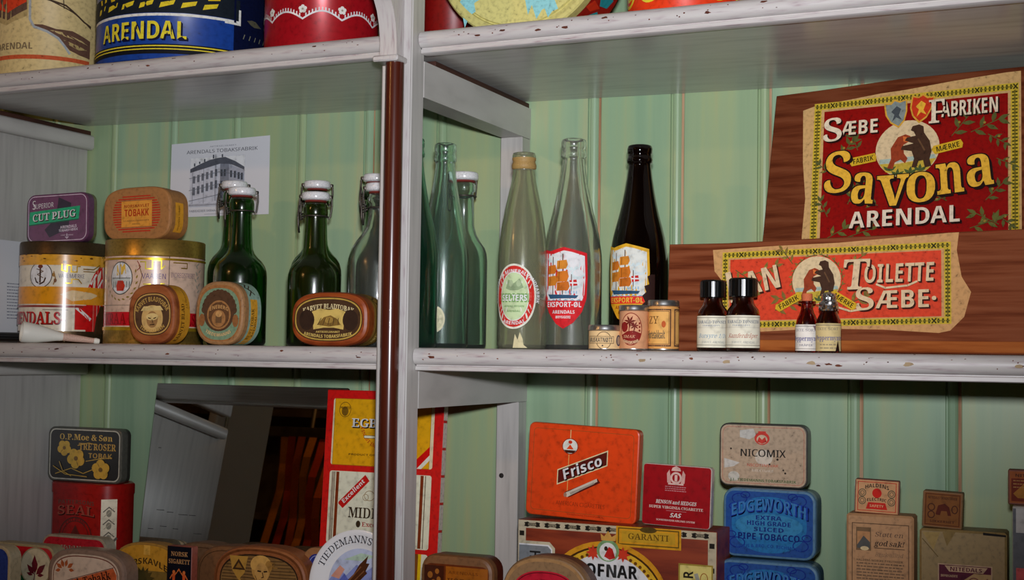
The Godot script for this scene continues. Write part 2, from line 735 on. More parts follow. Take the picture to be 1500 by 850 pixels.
func _ready() -> void:
	rnd.seed = 11
	var cam := Camera3D.new()
	cam.name = "camera"
	cam.position = Vector3(1.2306, -0.0054, 1.4870)
	cam.rotation_degrees = Vector3(2.7125, 23.2846, 0.8384)
	cam.fov = 24.049
	cam.near = 0.02
	add_child(cam)
	cam.current = true
	var env := Environment.new()
	env.background_mode = Environment.BG_COLOR
	env.background_color = Color(0, 0, 0)
	env.tonemap_mode = Environment.TONE_MAPPER_LINEAR
	env.tonemap_exposure = 1.0
	env.sdfgi_enabled = true
	env.ssao_enabled = true
	env.ssil_enabled = true
	var we := WorldEnvironment.new()
	we.environment = env
	add_child(we)
	# the flash of the camera, a hand's breadth above the lens
	var flash := SpotLight3D.new()
	flash.name = "camera_flash"
	flash.position = Vector3(1.225, 0.066, 1.455)
	flash.rotation_degrees = Vector3(12.0, 24.5, 0)
	flash.spot_angle = 36.5
	flash.spot_angle_attenuation = 1.0
	flash.spot_range = 8.0
	flash.spot_attenuation = 2.0
	flash.light_energy = 1.68
	flash.light_size = 0.02
	flash.light_color = Color(0.965, 0.97, 1.0)
	flash.shadow_enabled = true
	add_child(flash)
	make_textures()
	room()
	shelving()
	upper_shelf_things()
	middle_left_things()
	middle_right_things()
	lower_left_things()
	lower_right_things()
	far_room_things()

func room() -> void:
	var plaster := mat("room_plaster", Color(0.62, 0.6, 0.54), 0.8, {"tex": "grime", "scale": Vector3(1.5, 1.5, 1.5)})
	var boards := mat("floor_boards", Color(0.42, 0.3, 0.2), 0.5, {"tex": "grain", "scale": Vector3(0.6, 6, 6)})
	structure("floor", Shape.new().box(5.0, 0.1, 4.2, Vector3(0.2, -1.25, 1.7)).mesh(), boards)
	structure("ceiling", Shape.new().box(5.0, 0.1, 4.2, Vector3(0.2, 1.4, 1.7)).mesh(), plaster)
	structure("wall_left", Shape.new().box(0.1, 2.55, 4.2, Vector3(-2.35, 0.075, 1.7)).mesh(), plaster)
	structure("wall_right", Shape.new().box(0.1, 2.55, 4.2, Vector3(2.75, 0.075, 1.7)).mesh(), plaster)
	structure("wall_front", Shape.new().box(5.2, 2.55, 0.1, Vector3(0.2, 0.075, 3.85)).mesh(), plaster)
	# panelled back wall: bare boards behind, green beaded planks in front
	var bare := mat("bare_pine", Color(0.80, 0.68, 0.56), 0.7, {"tex": "grain", "scale": Vector3(14, 0.8, 14)})
	var back := structure("wall_back", Shape.new().box(5.2, 2.55, 0.06, Vector3(0.2, 0.075, -0.0334)).mesh(), bare)
	var gap := {0: 0.0006, 1: 0.0018, 2: 0.0006, 3: 0.0006, 4: 0.0028, 5: 0.0008, 6: 0.002, 7: 0.0034, 8: 0.0032, 9: 0.003, 10: 0.0036, 11: 0.003}
	var tones := []
	for k in 3:
		var g := mat("green_paint_%d" % k, [Color(1, 1, 1), Color(0.95, 0.97, 0.96), Color(1.0, 0.98, 0.94)][k], 0.34, {"tex": "green", "scale": Vector3(3.2, 0.16, 3.2), "offset": Vector3(0.37 * k, 0.21 * k, 0), "spec": 0.45})
		tones.append(g)
	for k in range(-3, 15):
		var x1: float = 0.1 - gap.get(k + 1, 0.002)
		var sec := [Vector2(0.0004, -0.0033), Vector2(0.0004, -0.0008), Vector2(0.0012, 0), Vector2(x1 - 0.0125, 0), Vector2(x1 - 0.0118, -0.003), Vector2(x1 - 0.0106, -0.003), Vector2(x1 - 0.0099, -0.0006), Vector2(x1 - 0.0078, 0.0006), Vector2(x1 - 0.0052, 0.0009), Vector2(x1 - 0.0028, 0.0002), Vector2(x1 - 0.001, -0.0016), Vector2(x1, -0.0033)]
		var s := Shape.new()
		for j in sec.size() - 1:
			var d: Vector2 = sec[j + 1] - sec[j]
			var n := Vector3(-d.y, 0, d.x).normalized()
			s.quad(Vector3(sec[j].x, -1.19, sec[j].y), Vector3(sec[j + 1].x, -1.19, sec[j + 1].y), Vector3(sec[j + 1].x, 1.34, sec[j + 1].y), Vector3(sec[j].x, 1.34, sec[j].y), n, n, n, n)
		var o := part("plank", s.mesh(), tones[(k + 6) * 7 % 3], back)
		o.position.x = k * 0.1

func paint_mats() -> void:
	var white := Color(0.78, 0.768, 0.745)
	mat("shelf_paint", white, 0.24, {"tex": "streak", "scale": Vector3(1.2, 9, 9), "spec": 0.5})
	mat("rail_paint", white, 0.4, {"tex": "streak", "scale": Vector3(4, 4, 1.2)})
	mat("post_paint", white, 0.42, {"tex": "streak", "scale": Vector3(14, 1.0, 14)})
	mat("panel_paint", white, 0.42, {"tex": "streak", "scale": Vector3(12, 0.8, 12), "spec": 0.7})
	mat("nosing_paint", white, 0.42, {"tex": "chips", "scale": Vector3(1.3, 12, 12)})
	mat("white_paint", white, 0.42, {"tex": "chips", "scale": Vector3(12, 1.4, 12)})
	mat("bare_brown", Color(0.28, 0.15, 0.10), 0.7, {"tex": "grain", "scale": Vector3(6, 20, 2)})
	mat("pole_varnish", Color(0.31, 0.12, 0.07), 0.24, {"tex": "streak", "scale": Vector3(20, 1.5, 20), "coat": 0.5, "coat_rough": 0.08})

func nosing_section(top: float) -> Array:
	var o := []
	for q in [[-0.012, 0.0], [-0.001, -0.0001], [0.0022, -0.0009], [0.0046, -0.0028], [0.006, -0.0056], [0.0064, -0.0085], [0.0058, -0.012], [0.0042, -0.0146], [0.0018, -0.0162], [-0.0012, -0.0168], [-0.0012, -0.0178], [0.0004, -0.0184], [0.0006, -0.0218], [-0.0006, -0.0226], [-0.012, -0.0226]]:
		o.append(Vector2(q[0], q[1] + top))
	return o

# flaked spots scattered over a rounded front edge whose top is at height top
func chips(top: float, x0: float, x1: float, n: int) -> ArrayMesh:
	var s := Shape.new()
	var cc := PackedColorArray()
	var r := RandomNumberGenerator.new()
	r.seed = int(top * 1000) + n
	var spots := []
	for j in n:
		var big := r.randf() < 0.14
		spots.append([r.randf_range(x0, minf(x1, 1.25)), r.randf_range(-0.4, 1.15), r.randf_range(0.0018, 0.004) if big else r.randf_range(0.0005, 0.0013), r.randf_range(0.0008, 0.0015) if big else r.randf_range(0.0004, 0.0008), r.randf()])
	if absf(top) < 0.01 and x1 > 1.0:
		for x in [0.85, 0.929, 1.004, 1.085, 1.172]:
			spots.append([x, -0.05, 0.0042, 0.0018, 2.0])
	if top > 0.2 and x1 > 1.0:
		for q in [[0.742, -0.3], [0.77, -0.3], [0.765, 0.7], [0.81, 0.35], [0.96, 0.4]]:
			spots.append([q[0], q[1], 0.0036, 0.0014, 0.4])
	for q in spots:
		var col: Color = Color(0.68, 0.59, 0.46) if q[4] > 1.5 else Color(0.32, 0.17, 0.13).lerp(Color(0.5, 0.3, 0.22), q[4])
		var ring := []
		for k in 9:
			var a := TAU * k / 9
			var f := r.randf_range(0.6, 1.15)
			ring.append(Vector2(q[0] + q[2] * f * cos(a), q[1] + q[3] * f * sin(a) / 0.0088))
		for k in 9:
			var tri := [Vector2(q[0], q[1]), ring[k], ring[(k + 1) % 9]]
			var ps := []
			var ns := []
			for e in tri:
				var nn := Vector3(0, sin(e.y), cos(e.y))
				ns.append(nn)
				ps.append(Vector3(e.x, top - 0.0085 + 0.0087 * sin(e.y), front(e.x) - 0.0024 + 0.0090 * cos(e.y)))
				cc.append(col)
			s.tri(ps[0], ps[1], ps[2], ns[0], ns[1], ns[2])
	s.c = cc
	return s.mesh()

func shelving() -> void:
	paint_mats()
	# shelf boards run through behind the post; each has a rounded lip for either bay
	for q in [["upper grey white shelf board carrying the large tins", 0.3153, 0.0062, -0.0056], ["middle grey white shelf board carrying the bottles and soap boards", 0.0, 0.0, 0.0], ["lower shelf board under the front row of tobacco tins", -0.302, 0.0, 0.0]]:
		var t: float = q[1]
		var x0 := -0.0486
		var x1 := 1.6
		var th := 0.0205
		var b0 := 0.0005
		var f0 := front(x0) - 0.0115
		var f1 := front(x1) - 0.0115
		var bl: float = q[2] * 1.1
		var br: float = q[3] * 1.35
		var s := Shape.new().slab([Vector3(x0, t - th + bl, b0), Vector3(x1, t - th + br, b0), Vector3(x1, t - th, f1), Vector3(x0, t - th, f0), Vector3(x0, t + bl, b0), Vector3(x1, t + br, b0), Vector3(x1, t, f1), Vector3(x0, t, f0)])
		var board := thing("shelf_board", q[0], "shelf", Vector3.ZERO, 0.0, "shelf boards against the green wall")
		part("board", s.mesh(), mats.shelf_paint, board)
		for e in [[-0.048, 0.5775], [0.6125, 1.6]]:
			var sec := []
			for p in nosing_section(t):
				sec.append(p + Vector2(front(e[0]), 0))
			part("nosing", Shape.new().run_x(sec, e[0], e[1], Vector3(0, 0, 0.0308 * (e[1] - e[0]))).mesh(), mats.nosing_paint, board, "chipped rounded front edge of the shelf")
			part("paint_chips", chips(t, e[0] + 0.004, e[1] - 0.004, 70 if e[1] > 1 else 46), ink_mat("matte"), board, "brown spots where the paint has flaked off").set_meta("kind", "stuff")
	# left side panel with its cleats
	var unit := thing("side_panel", "grey white upright side panel with cleats at the left end of the shelves", "panel")
	part("panel", Shape.new().box(0.02, 0.316, 0.45, Vector3(-0.059, -0.18, 0.226), 0.002).mesh(), mats.panel_paint, unit)
	part("panel", Shape.new().box(0.02, 0.286, 0.45, Vector3(-0.059, 0.143, 0.226), 0.002).mesh(), mats.panel_paint, unit)
	part("panel", Shape.new().box(0.02, 0.5, 0.37, Vector3(-0.075, 0.57, 0.186), 0.002).mesh(), mats.panel_paint, unit)
	part("bare_strip", Shape.new().box(0.02, 0.0072, 0.27, Vector3(-0.0555, 0.2906, 0.1355), 0.0005).mesh(), mats.bare_brown, unit, "bare brown wood above the cleat")
	part("cleat", Shape.new().box(0.014, 0.020, 0.27, Vector3(-0.043, 0.277, 0.137), 0.003).mesh(), mats.rail_paint, unit)
	part("cleat", Shape.new().box(0.014, 0.018, 0.43, Vector3(-0.042, -0.032, 0.217), 0.003).mesh(), mats.rail_paint, unit)
	# divider frame between the bays: front post, rear stile, rails
	unit = thing("divider_frame", "open grey white divider frame with front post between the two bays", "divider")
	part("front_post", Shape.new().box(0.034, 2.5, 0.028, Vector3(0.595, 0.06, 0.2935), 0.002).mesh(), mats.post_paint, unit)
	part("post_edge", Shape.new().box(0.012, 2.5, 0.003, Vector3(0.6057, 0.06, 0.3088), 0.001).mesh(), mats.white_paint, unit, "white painted front edge of the post")
	for q in [[-0.3005, -0.0604], [0.0003, 0.2504], [0.316, 1.3]]:
		part("rear_stile", Shape.new().box(0.028, q[1] - q[0], 0.0245, Vector3(0.598, (q[0] + q[1]) / 2, 0.0130), 0.001).mesh(), mats.post_paint, unit)
	for q in [[0.2506, 0.287], [-0.0602, -0.0212], [-0.3, -0.26]]:
		if q[0] < -0.2:
			continue
		part("rail", Shape.new().slab([Vector3(0.584, q[0], 0.0), Vector3(0.612, q[0], 0.0), Vector3(0.612, q[0], 0.2795), Vector3(0.584, q[0], 0.2795), Vector3(0.584, q[1], 0.0), Vector3(0.612, q[1], 0.0), Vector3(0.612, q[1], 0.2795), Vector3(0.584, q[1], 0.2795)]).mesh(), mats.rail_paint, unit)
	part("bare_strip", Shape.new().box(0.024, 0.006, 0.25, Vector3(0.598, 0.2905, 0.126), 0.0005).mesh(), mats.bare_brown, unit, "bare brown wood above the rail")
	part("nail_hole", Shape.new().lathe([Vector2(0.0001, 0.0), Vector2(0.003, 0.0), Vector2(0.0028, 0.0006), Vector2(0.0001, 0.0008)], Vector3.ZERO, 14).mesh(), mat("nail_iron", Color(0.08, 0.07, 0.06), 0.6), unit).transform = Transform3D(Basis(Vector3.RIGHT, PI / 2), Vector3(0.5915, -0.1465, 0.0252))
	# round dark pole in front of the post, under a white corbel
	unit = thing("pole", "dark brown varnished round pole under a white corbel before the post", "pole")
	part("shaft", Shape.new().lathe([Vector2(0.0001, -1.19), Vector2(0.0092, -1.19), Vector2(0.0092, 0.2778), Vector2(0.0001, 0.2778)], Vector3(0.6003, 0, 0.3200), 32).mesh(), mats.pole_varnish, unit)
	var sec2 := PackedVector2Array()
	for q in [[0.3106, 0.281], [0.325, 0.281], [0.3255, 0.300], [0.328, 0.315], [0.333, 0.328], [0.342, 0.341], [0.358, 0.352], [0.380, 0.362], [0.380, 0.42], [0.3106, 0.42]]:
		sec2.append(Vector2(q[0], q[1]))
	var br2 := part("bracket", Shape.new().run_x(Array(sec2), 0.5860, 0.6045).mesh(), mats.white_paint, unit, "white corbel with chipped paint")
	part("bracket_foot", Shape.new().box(0.028, 0.006, 0.022, Vector3(0.5955, 0.281, 0.3218), 0.0015).mesh(), mats.white_paint, br2)

# ---------------------------------------------------------------- builders shared by several things
# a flat tin or box stood on its edge: at = middle of the base under the front face
func tin(called: String, label: String, cat: String, at: Vector3, w: float, h: float, d: float, o: PackedVector2Array, hex: String, opts := {}) -> Node3D:
	var t := thing(called, label, cat, at, opts.get("turn", 0.0), opts.get("group", ""))
	t.rotation_degrees.z = opts.get("roll", 0.0)
	t.rotation_degrees.x = opts.get("lean", 0.0)
	var m: Material = opts.get("mat", tint(hex, opts.get("rough", 0.32)))
	var side: Material = opts.get("side", m)
	var ld: float = opts.get("lid", 0.42) * d
	var b: float = opts.get("bevel", 0.0016)
	var up := Vector3(0, h / 2, -d)
	part("lid", Shape.new().prism(o, [[0.0006, d - ld - 0.0002], [0.0, d - ld + 0.0004], [0.0, d - b], [b * 0.3, d - b * 0.3], [b, d]], up).mesh(), m, t)
	part("body", Shape.new().prism(o, [[0.002, 0.0], [0.0007, 0.0014], [0.0007, d - ld]], up).mesh(), side, t)
	return t

# carton or packet: at = middle of the base under the front face
func carton(called: String, label: String, cat: String, at: Vector3, w: float, h: float, d: float, hex: String, opts := {}) -> Node3D:
	var t := thing(called, label, cat, at, opts.get("turn", 0.0), opts.get("group", ""))
	t.rotation_degrees.z = opts.get("roll", 0.0)
	t.rotation_degrees.x = opts.get("lean", 0.0)
	part("body", Shape.new().box(w, h, d, Vector3(0, h / 2, -d / 2), opts.get("bevel", 0.0008)).mesh(), opts.get("mat", tint(hex, opts.get("rough", 0.6))), t)
	return t

# round can: at = middle of its base
func can(called: String, label: String, at: Vector3, r: float, h: float, lid: float, body: Material, metal: Material, base := 0.0, cat := "tin", group := "") -> Node3D:
	var t := thing(called, label, cat, at, 0.0, group)
	part("body", Shape.new().lathe([Vector2(0.0001, 0.0), Vector2(r - 0.001, 0.0), Vector2(r, 0.001), Vector2(r, h - lid), Vector2(0.0001, h - lid)], Vector3.ZERO, 64).mesh(), body, t)
	if lid > 0.0:
		part("lid", Shape.new().lathe([Vector2(r + 0.0002, h - lid - 0.0002), Vector2(r + 0.0012, h - lid + 0.0006), Vector2(r + 0.0008, h - lid + 0.002), Vector2(r + 0.0008, h - 0.0012), Vector2(r, h), Vector2(r - 0.0012, h), Vector2(r - 0.002, h - 0.001), Vector2(0.0001, h - 0.001)], Vector3.ZERO, 64).mesh(), metal, t)
	if base > 0.0:
		part("base_rim", Shape.new().lathe([Vector2(r + 0.0001, 0.0001), Vector2(r + 0.0009, 0.0008), Vector2(r + 0.0005, base * 0.25), Vector2(r + 0.0006, base * 0.4), Vector2(r + 0.0006, base), Vector2(r + 0.0001, base)], Vector3.ZERO, 64).mesh(), metal, t)
	return t

func brass(dark := false) -> Material:
	return mat("bronze_lid", Color(0.36, 0.29, 0.2), 0.42, {"metal": 0.8, "tex": "wear", "scale": Vector3(12, 12, 12)}) if dark else mat("gilt_tin", Color(0.8, 0.65, 0.32), 0.34, {"metal": 0.85, "tex": "wear", "scale": Vector3(14, 14, 14)})

func steel() -> Material:
	return mat("steel", Color(0.78, 0.78, 0.77), 0.3, {"metal": 0.95, "tex": "grime", "scale": Vector3(30, 30, 30)})

func wire() -> Material:
	return mat("bail_wire", Color(0.36, 0.34, 0.31), 0.42, {"metal": 0.8, "tex": "wear", "scale": Vector3(40, 40, 40)})

func circle(c: Vector3, r: float, n := 18, tilt := 0.0) -> Array:
	var o := []
	for k in n:
		var a := TAU * k / n
		o.append(c + Vector3(r * sin(a), tilt * r * cos(a), r * cos(a)))
	return o

# ---------------------------------------------------------------- on the upper shelf
func upper_shelf_things() -> void:
	var y := 0.3157
	var t := can("tobacco_tin", "large cream tin with a red and brown picture on the upper shelf", Vector3(0.03, y + 0.005, 0.17), 0.065, 0.21, 0.0, tint("b7a679", 0.5, "wear", 9), brass(true))
	var k := Ink.new()
	var o := -316.0
	k.pg([[-40, 420 + o], [22, 420 + o], [22, 388 + o], [-8, 378 + o], [-40, 390 + o]], "9a8a62")
	k.pg([[-40, 425 + o], [20, 425 + o], [21, 396 + o], [-6, 384 + o], [-40, 396 + o]], "54433a")
	k.pg([[-40, 430 + o], [20, 430 + o], [20, 405 + o], [-6, 393 + o], [-40, 405 + o]], "b5452c")
	k.pg([[26, 378 + o], [40, 378 + o], [55, 374 + o], [75, 374 + o], [101, 366 + o], [101, 344 + o], [85, 346 + o], [72, 350 + o], [66, 356 + o], [58, 364 + o], [45, 370 + o], [30, 373 + o]], "564238")
	k.pg([[48, 372 + o], [62, 371 + o], [78, 364 + o], [66, 366 + o]], "a5946a")
	k.pg([[64, 362 + o], [80, 358 + o], [96, 354 + o], [84, 352 + o], [72, 356 + o]], "97875e")
	k.pg([[72, 368 + o], [88, 364 + o], [98, 360 + o], [84, 363 + o]], "a5946a")
	k.ln([[30, 416 + o], [50, 407 + o], [75, 397 + o], [101, 382 + o]], 1.4, "3a3029")
	k.ln([[40, 410 + o], [66, 404 + o], [90, 388 + o], [101, 384 + o]], 2.2, "40352c")
	k.ln([[60, 440 + o], [64, 400 + o]], 1.0, "40352c")
	k.ln([[24, 425 + o], [25, 384 + o], [30, 375 + o], [45, 370 + o], [58, 363 + o], [66, 354 + o], [72, 346 + o]], 3.0, "8f9394")
	k.tx("ARENDAL", 3, 352 + o, 8, "6a5d48", {"w": 52})
	k.rect(-60, 336 + o, 100, 341 + o, "a85638")
	roundel(k, "printed_picture", t, 0.065, 0.0, 0.0, "worn")

	t = can("tobacco_tin", "large blue tin with big yellow capital letters on the upper shelf", Vector3(0.2326, y + 0.003, 0.165), 0.1015, 0.2, 0.0, tint("1d3f7c", 0.3, "wear", 7), brass(true))
	k = Ink.new()
	o = -319.0
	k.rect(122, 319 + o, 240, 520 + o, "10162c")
	k.rect(-90, 368 + o, 130, 371 + o, "c9c6bb")
	k.rect(-90, 371.5 + o, 130, 395 + o, "1a1f24")
	for j in 7:
		var x := -60.0 + j * 24
		k.pg([[x, 377 + o], [x + 16, 381 + o], [x + 18, 386 + o], [x + 2, 383 + o]], "c9b034")
		k.pg([[x + 6, 388 + o], [x + 20, 390 + o], [x + 20, 395 + o], [x + 4, 394 + o]], "bfa62e")
	k.rect(110, 366 + o, 131, 368.5 + o, "c9c6bb")
	k.rect(128, 366 + o, 131, 384 + o, "c9c6bb")
	k.tx2("ARENDAL", 11, 352 + o, 20, "d2b83c", "11142a", 2.2, {"w": 112, "f": "sb"})
	k.rect(-80, 325 + o, 120, 336 + o, "15161a")
	k.rect(-80, 333.2 + o, 120, 334.6 + o, "cdb43e")
	k.rect(-80, 329.8 + o, 120, 331.0 + o, "cdb43e")
	for j in 6:
		k.ln([[135 + j * 9, 352 + o], [137 + j * 9, 357 + o]], 1.2, "6a6a5c")
	k.leaf(140, 374 + o, 26, -0.15, "4c4a3e", 0.28)
	roundel(k, "printed_band", t, 0.1015, 0.0, 0.0, "worn")

	t = can("biscuit_tin", "bright red tin with white scalloped lace and flowers on the upper shelf", Vector3(0.4426, y + 0.002, 0.2), 0.0625, 0.17, 0.0, mat("red_lacquer", K("8c1620"), 0.3, {"tex": "grime", "metal": 0.15, "scale": Vector3(12, 12, 12)}), brass())
	k = Ink.new()
	o = -318.0
	for j in range(-2, 5):
		var x := 14.2 + j * 41.2
		var pts := []
		for q in 13:
			var f := q / 12.0
			var yy := 348.0 + o + 8.6 * sin(PI * f)
			pts.append([x + 41.2 * f, yy])
			if q > 0 and q < 12:
				k.rect(x + 41.2 * f - 0.7, yy, x + 41.2 * f + 0.7, yy + 4.2, "d8d2c8")
		k.ln(pts, 1.8, "ddd8cf")
		for p in 5:
			var a := TAU * p / 5 + 0.3
			k.el(x + 2.6 * cos(a), 358.5 + o + 2.6 * sin(a), 2.1, 2.1, "cfcabd", 10)
		k.el(x, 358.5 + o, 1.3, 1.3, "8a8478", 8)
	roundel(k, "lace_print", t, 0.0625, 0.0, 0.0, "gloss")

	t = can("tin_canister", "dark red canister standing behind the post on the upper shelf", Vector3(0.566, y + 0.001, 0.12), 0.034, 0.15, 0.0, tint("6e1210", 0.4), brass())
	var bead := [Vector2(0.0342, 0.004), Vector2(0.0352, 0.006), Vector2(0.0342, 0.008)]
	part("base_rim", Shape.new().lathe(bead, Vector3.ZERO, 40).mesh(), tint("8a1a16", 0.4), t)

	# round tin on its side, lid to the front
	var r := 0.094
	t = thing("round_tin", "round yellow tin with pale blue splashes lying on its side on the upper shelf", "tin", Vector3(0.693, y + 0.0006, 0.232))
	var disc := oval(2 * r, 2 * r, 2.0, 96)
	part("body", Shape.new().prism(disc, [[0.003, -0.075], [0.0015, -0.074], [0.0015, -0.014]], Vector3(0, r, 0)).mesh(), tint("8c2018", 0.35), t)
	var lid := part("lid", Shape.new().prism(disc, [[0.0, -0.0145], [0.0, -0.002], [0.0015, 0.0], [0.005, 0.0003], [0.0095, -0.0005], [0.0105, -0.0028], [0.0118, -0.0028], [0.0125, -0.0008]], Vector3(0, r, 0)).mesh(), tint("aca66e", 0.4, "wear", 9), t)
	k = Ink.new()
	k.el(0, 0, 81, 81, "b2ac74", 64)
	for q in [[-58, -62, 10, 20], [-52, -50, 9, 16], [22, -64, 12, 15], [34, -68, 9, 10], [12, -58, 8, 16], [28, -50, 10, 12], [-20, -30, 16, 12], [50, -20, 12, 16], [-60, 10, 14, 12], [0, 30, 20, 14]]:
		k.pg([[q[0] - q[2] * 0.8, q[1] + q[3] * 0.5], [q[0] - q[2] * 0.2, q[1] - q[3] * 0.9], [q[0] + q[2] * 0.3, q[1] - q[3] * 0.3], [q[0] + q[2], q[1] - q[3] * 0.1], [q[0] + q[2] * 0.6, q[1] + q[3] * 0.8], [q[0], q[1] + q[3]]], "82b0b2")
	face(k, "lid_print", lid, Vector3(0, r, -0.0007), "worn")
	k = Ink.new()
	for j in 26:
		var x := -300.0 + j * 24.0
		k.pg([[x, 16], [x + 10, 12], [x + 16, 30], [x + 6, 44], [x - 2, 34]], "2f8c92")
		k.pg([[x + 12, 44], [x + 20, 30], [x + 24, 52], [x + 14, 60]], "c23a22")
	var side := roundel(k, "side_print", t, r - 0.0014, 0.0, 0.0, "gloss")
	side.transform = Transform3D(Basis(Vector3.RIGHT, PI / 2), Vector3(0, r, -0.0750))

	t = can("canister", "orange tin with yellow concentric rings behind the upper shelf edge", Vector3(0.858, y, 0.2), 0.056, 0.14, 0.0, tint("d8401c", 0.34), brass())
	k = Ink.new()
	for j in range(-4, 6):
		var x := 14.0 + j * 34
		for q in [[15, "d8b83a"], [12, "d8401c"], [9, "d8b83a"], [6.5, "8a7a22"], [4, "d8b83a"]]:
			k.el(x, 34, q[0], q[0] * 1.1, q[1], 24)
		k.el(x + 17, 40, 3.4, 6, "d8b83a", 16)
		k.el(x + 17, 40, 1.6, 4, "a8421c", 12)
	roundel(k, "ring_print", t, 0.056, 0.0, 0.0, "gloss")

# ---------------------------------------------------------------- bottles
func swing_top(t: Node3D, y: float, turn: float, open: bool, sc := 1.0) -> void:
	# porcelain stopper, red rubber and wire bail; y = height of the rim
	var b := Basis(Vector3.UP, deg_to_rad(turn))
	var stop := part("stopper", Shape.new().lathe([Vector2(0.0001, y + 0.0018), Vector2(0.011, y + 0.0018), Vector2(0.0155, y + 0.003), Vector2(0.0162, y + 0.0045), Vector2(0.016, y + 0.0095), Vector2(0.0148, y + 0.0112), Vector2(0.0001, y + 0.0122)], Vector3.ZERO, 36).mesh(), mat("porcelain", K("d8d6d4"), 0.18, {"tex": "grime", "scale": Vector3(30, 30, 30), "coat": 0.5}), t, "white porcelain swing stopper")
	part("rubber_ring", Shape.new().lathe([Vector2(0.0001, y - 0.0004), Vector2(0.0118, y - 0.0004), Vector2(0.0128, y + 0.0006), Vector2(0.0122, y + 0.0019), Vector2(0.0001, y + 0.0019)], Vector3.ZERO, 28).mesh(), mat("red_rubber", K("5e241c"), 0.6), t, "perished red rubber seal")
	var w := wire()
	var bail := part("bail", Shape.new().tube(circle(Vector3(0, y - 0.0162, 0), 0.0136), 0.0011, 7, true).mesh(), w, t)
	for s in [-1.0, 1.0]:
		var p := []
		for q in [[0.0166, 0.0068], [0.0182, 0.004], [0.0186, -0.004], [0.0176, -0.011], [0.0166, -0.0166], [0.0150, -0.0186], [0.0140, -0.0162]]:
			p.append(b * Vector3(q[0] * s, 0, 0.001 * s) + Vector3(0, y + q[1], 0))
		part("wire_arm", Shape.new().tube(p, 0.0011, 7).mesh(), w, bail)
		part("wire_eye", Shape.new().lathe([Vector2(0.0001, -0.0022), Vector2(0.0022, -0.0018), Vector2(0.0026, 0.0), Vector2(0.0022, 0.0018), Vector2(0.0001, 0.0022)], b * Vector3(0.0168 * s, 0, 0) + Vector3(0, y + 0.0066, 0), 12).mesh(), w, bail)
	# lever loop hanging at one side
	var q2 := []
	for e in [[0.0186, -0.004, 0.004], [0.0196, -0.014, 0.0062], [0.0192, -0.026, 0.0066], [0.0186, -0.0325, 0.004], [0.0182, -0.0345, 0.0], [0.0186, -0.0325, -0.004], [0.0192, -0.026, -0.0056], [0.0194, -0.014, -0.0042], [0.0186, -0.004, -0.003]]:
		q2.append(b * Vector3(-e[0], 0, e[2]) + Vector3(0, y + e[1], 0))
	part("lever", Shape.new().tube(q2, 0.0011, 7).mesh(), w, bail)
	var coil := []
	for k in 28:
		var a := TAU * k / 9.0
		coil.append(b * Vector3(-0.0165 - 0.002 * cos(a), 0, 0.0022 * sin(a)) + Vector3(0, y - 0.012 - 0.00032 * k, 0))
	part("coil", Shape.new().tube(coil, 0.0008, 6).mesh(), w, bail)

func bottle(label: String, at: Vector3, prof: Array, m: Material, sy := 1.0, sr := 1.0, group := "", inner := true) -> Node3D:
	var t := thing("glass_bottle", label, "bottle", at, 0.0, group)
	var p := []
	for q in prof:
		p.append(Vector2(q[0] * sr, q[1] * sy))
	part("glass", Shape.new().lathe(p, Vector3.ZERO, 56).mesh(), m, t)
	if inner:
		var q := []
		for e in p:
			if e.x > 0.001:
				q.append(Vector2(maxf(0.0001, e.x - 0.0024), maxf(e.y, 0.0045)))
		q.insert(0, Vector2(0.0001, 0.0045))
		q.reverse()
		part("inner_wall", Shape.new().lathe(q, Vector3.ZERO, 48).mesh(), m, t)
	return t

const BEER := [[0.0001, 0.003], [0.012, 0.002], [0.026, 0.0], [0.029, 0.0006], [0.031, 0.004], [0.031, 0.080], [0.0306, 0.086], [0.0288, 0.0925], [0.0252, 0.0985], [0.0205, 0.1030], [0.0165, 0.1075], [0.0142, 0.113], [0.0134, 0.119], [0.0126, 0.135], [0.0118, 0.1535], [0.0120, 0.1555], [0.0140, 0.1565], [0.0146, 0.159], [0.0146, 0.166], [0.0138, 0.170], [0.0122, 0.1732], [0.0100, 0.1736]]
const TALL := [[0.0001, 0.004], [0.012, 0.003], [0.026, 0.0], [0.0288, 0.0008], [0.0304, 0.005], [0.0304, 0.088], [0.0300, 0.098], [0.0290, 0.106], [0.0269, 0.1195], [0.0242, 0.131], [0.0212, 0.142], [0.0180, 0.156], [0.0154, 0.170], [0.0134, 0.183], [0.0118, 0.196], [0.0118, 0.1985], [0.0132, 0.1995], [0.0136, 0.2025], [0.0126, 0.206], [0.0122, 0.2085], [0.0130, 0.2095], [0.0132, 0.2145], [0.0124, 0.2175], [0.0108, 0.2185], [0.0092, 0.2178]]

